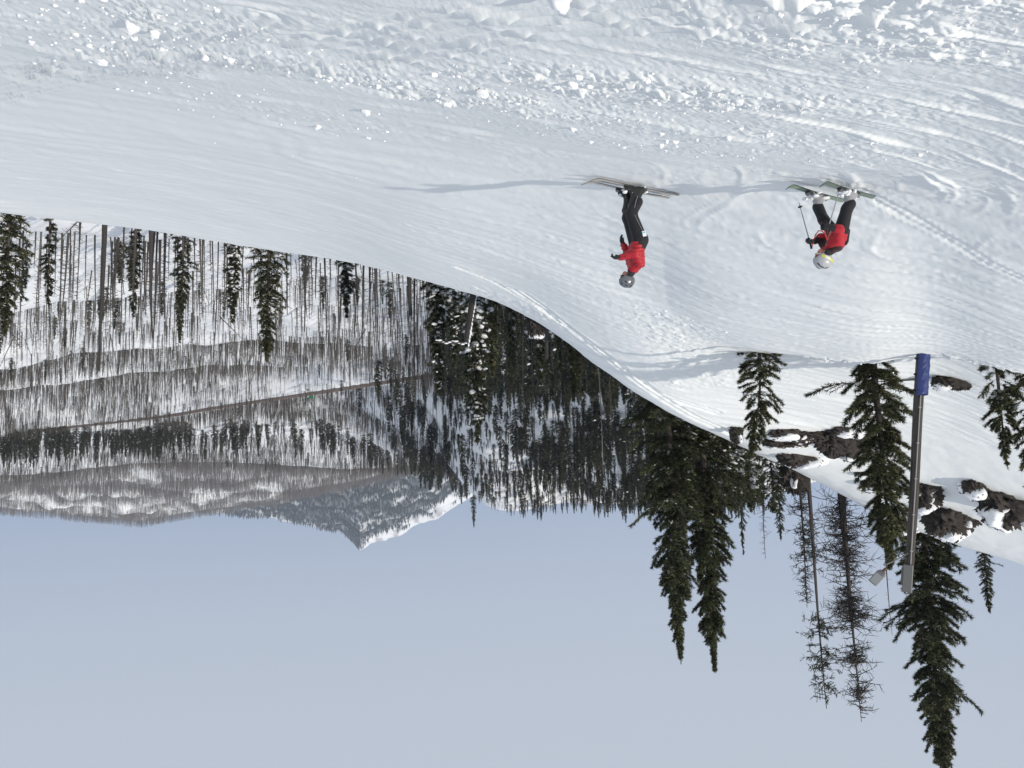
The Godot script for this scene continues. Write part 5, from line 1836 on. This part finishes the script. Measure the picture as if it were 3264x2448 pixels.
func quilt(b: Buf, step: float, amp: float) -> void:
	for i in b.v.size():
		b.v[i] += b.n[i] * amp * (absf(sin(b.v[i].y * PI / step)) - 0.5)
	b.smooth()

func ski_pole(a: Vector3, b: Vector3, label: String, strap: Array) -> void:
	var root := thing("ski_pole", b, label, "ski pole", "pair of ski poles of the crouching skier")
	var d := a - b
	var s := Buf.new()
	s.bar(d * 0.02, d * 0.86, 0.007, 0.01, 8, Color(0.32, 0.32, 0.34))
	part("shaft", s.mesh(M.metal), root)
	var t := Buf.new()
	t.bar(Vector3.ZERO, d * 0.03, 0.003, 0.007, 6, Color(0.2, 0.2, 0.2))
	part("tip", t.mesh(M.metal), root)
	var k := Buf.new()
	var u := d.normalized()
	k.tube(PackedVector3Array([d * 0.09, d * 0.09 + u * 0.008, d * 0.09 + u * 0.022]), PackedFloat32Array([0.034, 0.036, 0.012]), 12, Color(0.02, 0.02, 0.022))
	part("basket", k.mesh(M.painted), root)
	var g := Buf.new()
	g.tube(PackedVector3Array([d * 0.85, d * 0.88, d * 0.95, d]), PackedFloat32Array([0.013, 0.016, 0.015, 0.019]), 10, Color(0.02, 0.02, 0.02))
	part("grip", g.mesh(M.cloth), root)
	var st := Buf.new()
	var pts := PackedVector3Array()
	var rr := PackedFloat32Array()
	for p in strap:
		pts.append(p - b)
		rr.append(0.009)
	st.tube(pts, rr, 5, Color(0.62, 0.035, 0.02))
	part("wrist_strap", st.mesh(M.cloth), root)

func frame_for(x: float, z: float) -> Basis:
	return Basis(Vector3.UP, -atan2(x, -z))

func people() -> void:
	rg.seed = 2024
	var red := Color(0.43, 0.014, 0.024)
	var black := Color(0.011, 0.011, 0.013)
	var skin_c := Color(0.5, 0.26, 0.19)
	# ---- the standing skier, seen from the side, facing right
	var at := Vector3(-2.31, slope_y(-2.31, -14.87) + 0.045, -14.87)
	var bas := frame_for(at.x, at.z)
	var root := thing("person", at, "skier in red puffer jacket and black trousers gliding upright with one arm pointing ahead", "person")
	root.basis = bas
	var F := Vector3(0.951, 0, 0.309)
	var W := Vector3(-0.309, 0, 0.951)
	var q := func(f: float, u: float, w: float) -> Vector3: return (F * f + W * w + Vector3.UP * u) * 1.1
	var limbs := {
		"ar": q.call(-0.02, 0.13, 0.07), "al": q.call(0.04, 0.13, -0.18), "kr": q.call(0.10, 0.49, 0.09), "kl": q.call(0.10, 0.5, -0.1), "hr": q.call(-0.02, 0.9, 0.09), "hl": q.call(-0.01, 0.9, -0.09),
		"sr": q.call(0.02, 1.34, 0.17), "sl": q.call(0.03, 1.34, -0.17), "er": q.call(0.12, 1.19, 0.27), "wr": q.call(0.33, 1.235, 0.15), "el": q.call(0.06, 1.1, -0.27), "wl": q.call(0.165, 0.93, -0.2)}
	var J := limbs
	var hc: Vector3 = q.call(0.2, 1.545, 0.0)
	var hf := (F * 0.96 - Vector3.UP * 0.22 + W * 0.1).normalized()
	var hu := (Vector3.UP - hf * hf.y).normalized()
	var hl := head(root, hc, hf, hu, 1.0, {"helmet": Color(0.2, 0.21, 0.22), "vents": [Vector3(0.7, 0.3, 0.7), Vector3(0.7, -0.3, 0.7), Vector3(0.1, 0.5, 0.85), Vector3(0.1, -0.5, 0.85), Vector3(-0.5, 0.5, 0.7), Vector3(0.3, 0.75, 0.45), Vector3(-0.6, 0.0, 0.75), Vector3(-0.3, 0.8, 0.4)], "lens": Color(0.03, 0.02, 0.018), "frame": Color(0.02, 0.02, 0.02)})
	var body := [limb(q.call(0.06, 1.36, 0), q.call(0.15, 1.47, 0), 0.055, 0.052), limb(q.call(0.0, 0.95, 0.05), q.call(0.03, 1.28, 0.06), 0.1, 0.11), limb(q.call(0.0, 0.95, -0.05), q.call(0.03, 1.28, -0.06), 0.1, 0.11)]
	for e in ["r", "l"]:
		body += [limb(J["h" + e], J["k" + e], 0.075, 0.055), limb(J["k" + e], J["a" + e], 0.055, 0.04), limb(J["s" + e], J["e" + e], 0.048, 0.04), limb(J["e" + e], J["w" + e], 0.04, 0.032)]
	body += hl
	part("body", skin(body, 0.012, 0.03, skin_c).mesh(M.cloth), root)
	# trousers
	var tr := [limb(q.call(-0.045, 0.93, 0.075), q.call(0.0, 1.03, 0.07), 0.135, 0.13), limb(q.call(-0.045, 0.93, -0.075), q.call(0.0, 1.03, -0.07), 0.135, 0.13)]
	for e in ["r", "l"]:
		tr += [limb(J["h" + e], J["k" + e], 0.132, 0.098), limb(J["k" + e], J["a" + e] + Vector3.UP * 0.17, 0.098, 0.1)]
	var tb := skin(tr, 0.013, 0.05, black)
	part("trousers", tb.mesh(M.cloth), root)
	# jacket
	var jk := [limb(q.call(0.015, 1.02, 0.07), q.call(0.045, 1.24, 0.085), 0.126, 0.13), limb(q.call(0.015, 1.02, -0.07), q.call(0.045, 1.24, -0.085), 0.126, 0.13), limb(q.call(0.045, 1.24, 0.06), q.call(0.06, 1.345, 0.05), 0.14, 0.1), limb(q.call(0.045, 1.24, -0.06), q.call(0.06, 1.345, -0.05), 0.14, 0.1), limb(q.call(0.06, 1.33, 0), q.call(0.11, 1.41, 0), 0.095, 0.075)]
	for e in ["r", "l"]:
		jk += [limb(J["s" + e], J["e" + e], 0.085, 0.072), limb(J["e" + e], J["w" + e], 0.07, 0.055)]
	var jb := skin(jk, 0.012, 0.045, red)
	quilt(jb, 0.062, 0.016)
	part("jacket", jb.mesh(M.puffer), root)
	var col := Buf.new()
	col = skin([limb(q.call(0.09, 1.39, 0.0), q.call(0.13, 1.455, 0.0), 0.075, 0.068)], 0.01, 0.02, Color(0.015, 0.015, 0.018))
	part("collar", col.mesh(M.cloth), root)
	glove("glove", root, J["wr"], (F * 0.99 + Vector3.UP * 0.05), Vector3.UP, 0.55, true, 1.15, black, (J["wr"] as Vector3).lerp(J["er"], 0.35))
	glove("glove", root, J["wl"], (F * 0.35 - Vector3.UP * 0.9), F, 0.3, false, 1.15, black, (J["wl"] as Vector3).lerp(J["el"], 0.3))
	boot(root, Vector3(0, 0, 0) + F * 0.0 + W * 0.05, F, (F * 0.25 + Vector3.UP).normalized(), Color(0.02, 0.02, 0.022), 1.1, 5)
	boot(root, F * 0.05 - W * 0.21 + Vector3(0, -0.01, 0), F, (F * 0.2 + Vector3.UP).normalized(), Color(0.02, 0.02, 0.022), 1.1, 5)
	var tk := Buf.new()
	var tc: Vector3 = q.call(-0.06, 0.86, 0.215)
	tk.box(tc, Vector3(0.035, 0.05, 0.003), Basis(Vector3.UP, -0.314) * Basis(Vector3.BACK, 0.2), Color(0.75, 0.78, 0.8))
	var lt := part("lift_ticket", tk.mesh(M.painted), root)
	tk = Buf.new()
	tk.box(tc + Vector3(0.005, -0.02, 0.006), Vector3(0.03, 0.014, 0.002), Basis(Vector3.UP, -0.314) * Basis(Vector3.BACK, 0.2), Color(0.25, 0.5, 0.55))
	part("print", tk.mesh(M.painted), lt)
	var pp := Buf.new()
	pp.tube(PackedVector3Array([q.call(-0.03, 0.8, 0.213), q.call(0.03, 0.66, 0.2), q.call(0.085, 0.5, 0.178), q.call(0.045, 0.34, 0.17), q.call(0.0, 0.22, 0.165)]), PackedFloat32Array([0.004, 0.004, 0.004, 0.004, 0.004]), 4, Color(0.3, 0.3, 0.3))
	part("piping", pp.mesh(M.cloth), root)
	var g := "skis of the upright skier"
	var h := func(x: float, z: float, u: float) -> Vector3: return Vector3(x, slope_y(x, z) + u, z)
	ski(h.call(-3.13, -15.0, 0.03), h.call(-1.49, -14.72, 0.03), -0.1, 0.1, Color(0.5, 0.44, 0.37), Color(0.1, 0.075, 0.06), "pale wood coloured ski of the upright skier, the one nearer the camera", g)
	ski(h.call(-3.02, -15.36, 0.03), h.call(-1.4, -15.1, 0.03), -0.1, 0.1, Color(0.5, 0.44, 0.37), Color(0.1, 0.075, 0.06), "pale wood coloured ski of the upright skier, the one farther from the camera", g)

	# ---- the crouching skier in the white helmet, coming down in a wide stance
	var a1 := Vector3(-5.1, slope_y(-5.1, -12.95) + 0.045, -12.95)
	var r1 := thing("person", a1, "crouching skier in white helmet and red jacket holding two ski poles, legs wide apart", "person")
	r1.basis = frame_for(a1.x, a1.z)
	var toward := func(x: float, z: float, u: float) -> Vector3: return r1.transform.affine_inverse() * Vector3(x, slope_y(x, z) + u, z)
	var fa: Vector3 = toward.call(-5.23, -12.63, 0.04)
	var fb: Vector3 = toward.call(-4.97, -13.24, 0.04)
	var ga := Vector3(0.66, 0, 0.75).normalized()   # skis point down and towards the camera
	var gb := Vector3(0.72, 0, 0.69).normalized()
	var fw := Vector3(0.78, 0, 0.62).normalized()
	var L := {
		"ar": fa + Vector3(0, 0.13, 0), "al": fb + Vector3(0, 0.13, 0), "kr": Vector3(-0.19, 0.38, 0.24), "kl": Vector3(0.16, 0.38, -0.16), "hr": Vector3(-0.09, 0.64, 0.08), "hl": Vector3(0.02, 0.64, -0.1),
		"sr": Vector3(-0.02, 0.9, 0.15), "sl": Vector3(0.15, 0.89, -0.1), "er": Vector3(-0.06, 0.70, 0.29), "wr": Vector3(0.06, 0.665, 0.35), "el": Vector3(0.22, 0.7, -0.06), "wl": Vector3(0.305, 0.76, 0.02)}
	var c1 := Vector3(0.21, 1.06, 0.09)
	var f1 := (fw + Vector3(0.1, -0.28, -0.1)).normalized()
	var u1 := (Vector3.UP - f1 * f1.y).normalized()
	var h1 := head(r1, c1, f1, u1, 1.06, {"helmet": Color(0.42, 0.43, 0.45), "dull": true, "vents": [Vector3(0.1, 0.35, 0.9), Vector3(-0.4, 0.3, 0.85), Vector3(0.5, 0.4, 0.75), Vector3(0.2, -0.4, 0.85)], "lens": Color(0.2, 0.06, 0.025), "frame": Color(0.75, 0.75, 0.72), "strap": Color(0.62, 0.6, 0.12)})
	var bd := [limb(Vector3(0.08, 0.93, 0.04), c1 - Vector3(0.03, 0.07, 0.0), 0.05, 0.048), limb(Vector3(-0.03, 0.62, 0.02), Vector3(0.06, 0.86, 0.04), 0.09, 0.1)]
	for e in ["r", "l"]:
		bd += [limb(L["h" + e], L["k" + e], 0.06, 0.045), limb(L["k" + e], L["a" + e], 0.045, 0.035), limb(L["s" + e], L["e" + e], 0.04, 0.034), limb(L["e" + e], L["w" + e], 0.034, 0.028)]
	bd += h1
	part("body", skin(bd, 0.012, 0.03, skin_c).mesh(M.cloth), r1)
	var t1 := [limb(L["hr"] + Vector3(0.02, 0.03, -0.01), L["hl"] + Vector3(-0.02, 0.03, 0.01), 0.118, 0.118)]
	for e in ["r", "l"]:
		t1 += [limb(L["h" + e], L["k" + e], 0.11, 0.085), limb(L["k" + e], L["a" + e] + Vector3.UP * 0.1, 0.082, 0.088)]
	part("trousers", skin(t1, 0.012, 0.035, black).mesh(M.cloth), r1)
	var j1 := [limb(Vector3(-0.045, 0.71, 0.07), Vector3(0.03, 0.86, 0.11), 0.118, 0.112), limb(Vector3(0.0, 0.7, -0.05), Vector3(0.09, 0.85, -0.04), 0.118, 0.112), limb(Vector3(-0.05, 0.74, 0.02), Vector3(-0.01, 0.86, 0.03), 0.125, 0.11), limb(Vector3(0.06, 0.88, 0.03), Vector3(0.11, 0.96, 0.05), 0.09, 0.07)]
	for e in ["r", "l"]:
		j1 += [limb(L["s" + e], L["e" + e], 0.078, 0.066), limb(L["e" + e], (L["e" + e] as Vector3).lerp(L["w" + e], 0.35), 0.064, 0.06)]
	var jm := skin(j1, 0.011, 0.04, red)
	quilt(jm, 0.085, 0.008)
	for i in jm.v.size():   # dark yoke over shoulders and chest
		var p := jm.v[i]
		if p.y > 0.935 or (p.x > 0.13 and p.y > 0.72 and p.y < 0.86): jm.c[i] = Color(0.035, 0.008, 0.014)
	part("jacket", jm.mesh(M.cloth), r1)
	part("collar", skin([limb(Vector3(0.1, 0.95, 0.05), c1 - Vector3(0.05, 0.06, 0.01), 0.072, 0.062)], 0.01, 0.02, Color(0.018, 0.012, 0.016)).mesh(M.cloth), r1)
	glove("glove", r1, L["wr"], Vector3(0.85, -0.1, 0.35), Vector3(-0.1, 0.3, 0.9), 0.95, false, 1.15, black, L["er"] + Vector3(0.02, 0, 0.01))
	glove("glove", r1, L["wl"], Vector3(0.75, 0.12, 0.4), Vector3(0.1, 0.9, -0.2), 0.95, false, 1.15, black, (L["wl"] as Vector3).lerp(L["el"], 0.75))
	var bag := skin([limb(Vector3(-0.17, 0.66, 0.02), Vector3(-0.15, 0.78, 0.03), 0.045, 0.04), limb(Vector3(-0.15, 0.83, 0.03), Vector3(-0.13, 0.87, 0.04), 0.03, 0.025)], 0.01, 0.03, black)
	part("back_strap", bag.mesh(M.cloth), r1)
	boot(r1, fa, ga, (Vector3(0.12, 1, 0.05)).normalized(), Color(0.33, 0.33, 0.35), 0.92, 14, 0.1)
	boot(r1, fb, gb, (Vector3(-0.05, 1, 0.12)).normalized(), Color(0.33, 0.33, 0.35), 0.92, 14, 0.1)
	var gs := "skis of the crouching skier"
	var wd := func(v: Vector3) -> Vector3: return r1.basis * v
	var da: Vector3 = wd.call(ga)
	var db: Vector3 = wd.call(gb)
	var fa_w := r1.transform * fa
	var fb_w := r1.transform * fb
	ski(h.call(fa_w.x - da.x * 0.55, fa_w.z - da.z * 0.55, 0.03), h.call(fa_w.x + da.x * 0.62, fa_w.z + da.z * 0.62, 0.03), 0.22, 0.095, Color(0.16, 0.2, 0.17), Color(0.025, 0.04, 0.03), "green black ski under the near leg of the crouching skier", gs)
	ski(h.call(fb_w.x - db.x * 0.55, fb_w.z - db.z * 0.55, 0.03), h.call(fb_w.x + db.x * 0.62, fb_w.z + db.z * 0.62, 0.03), 0.22, 0.095, Color(0.2, 0.27, 0.2), Color(0.02, 0.035, 0.025), "green ski with pale tail under the far leg of the crouching skier", gs)
	var tw := r1.transform
	ski_pole(tw * Vector3(0.365, 0.88, 0.06), tw * Vector3(0.5, 0.1, 0.02), "ski pole held out in front of the crouching skier, tip in the air", [tw * Vector3(0.365, 0.87, 0.06), tw * Vector3(0.29, 0.68, 0.1), tw * Vector3(0.24, 0.62, 0.1), tw * Vector3(0.19, 0.64, 0.12), tw * Vector3(0.15, 0.72, 0.15)])
	ski_pole(tw * Vector3(0.125, 0.75, 0.37), tw * Vector3(-0.15, 0.0, 0.38), "ski pole held across the near leg of the crouching skier", [tw * Vector3(0.125, 0.74, 0.37), tw * Vector3(0.17, 0.6, 0.36), tw * Vector3(0.19, 0.56, 0.34), tw * Vector3(0.16, 0.66, 0.33), tw * Vector3(0.13, 0.82, 0.25)])
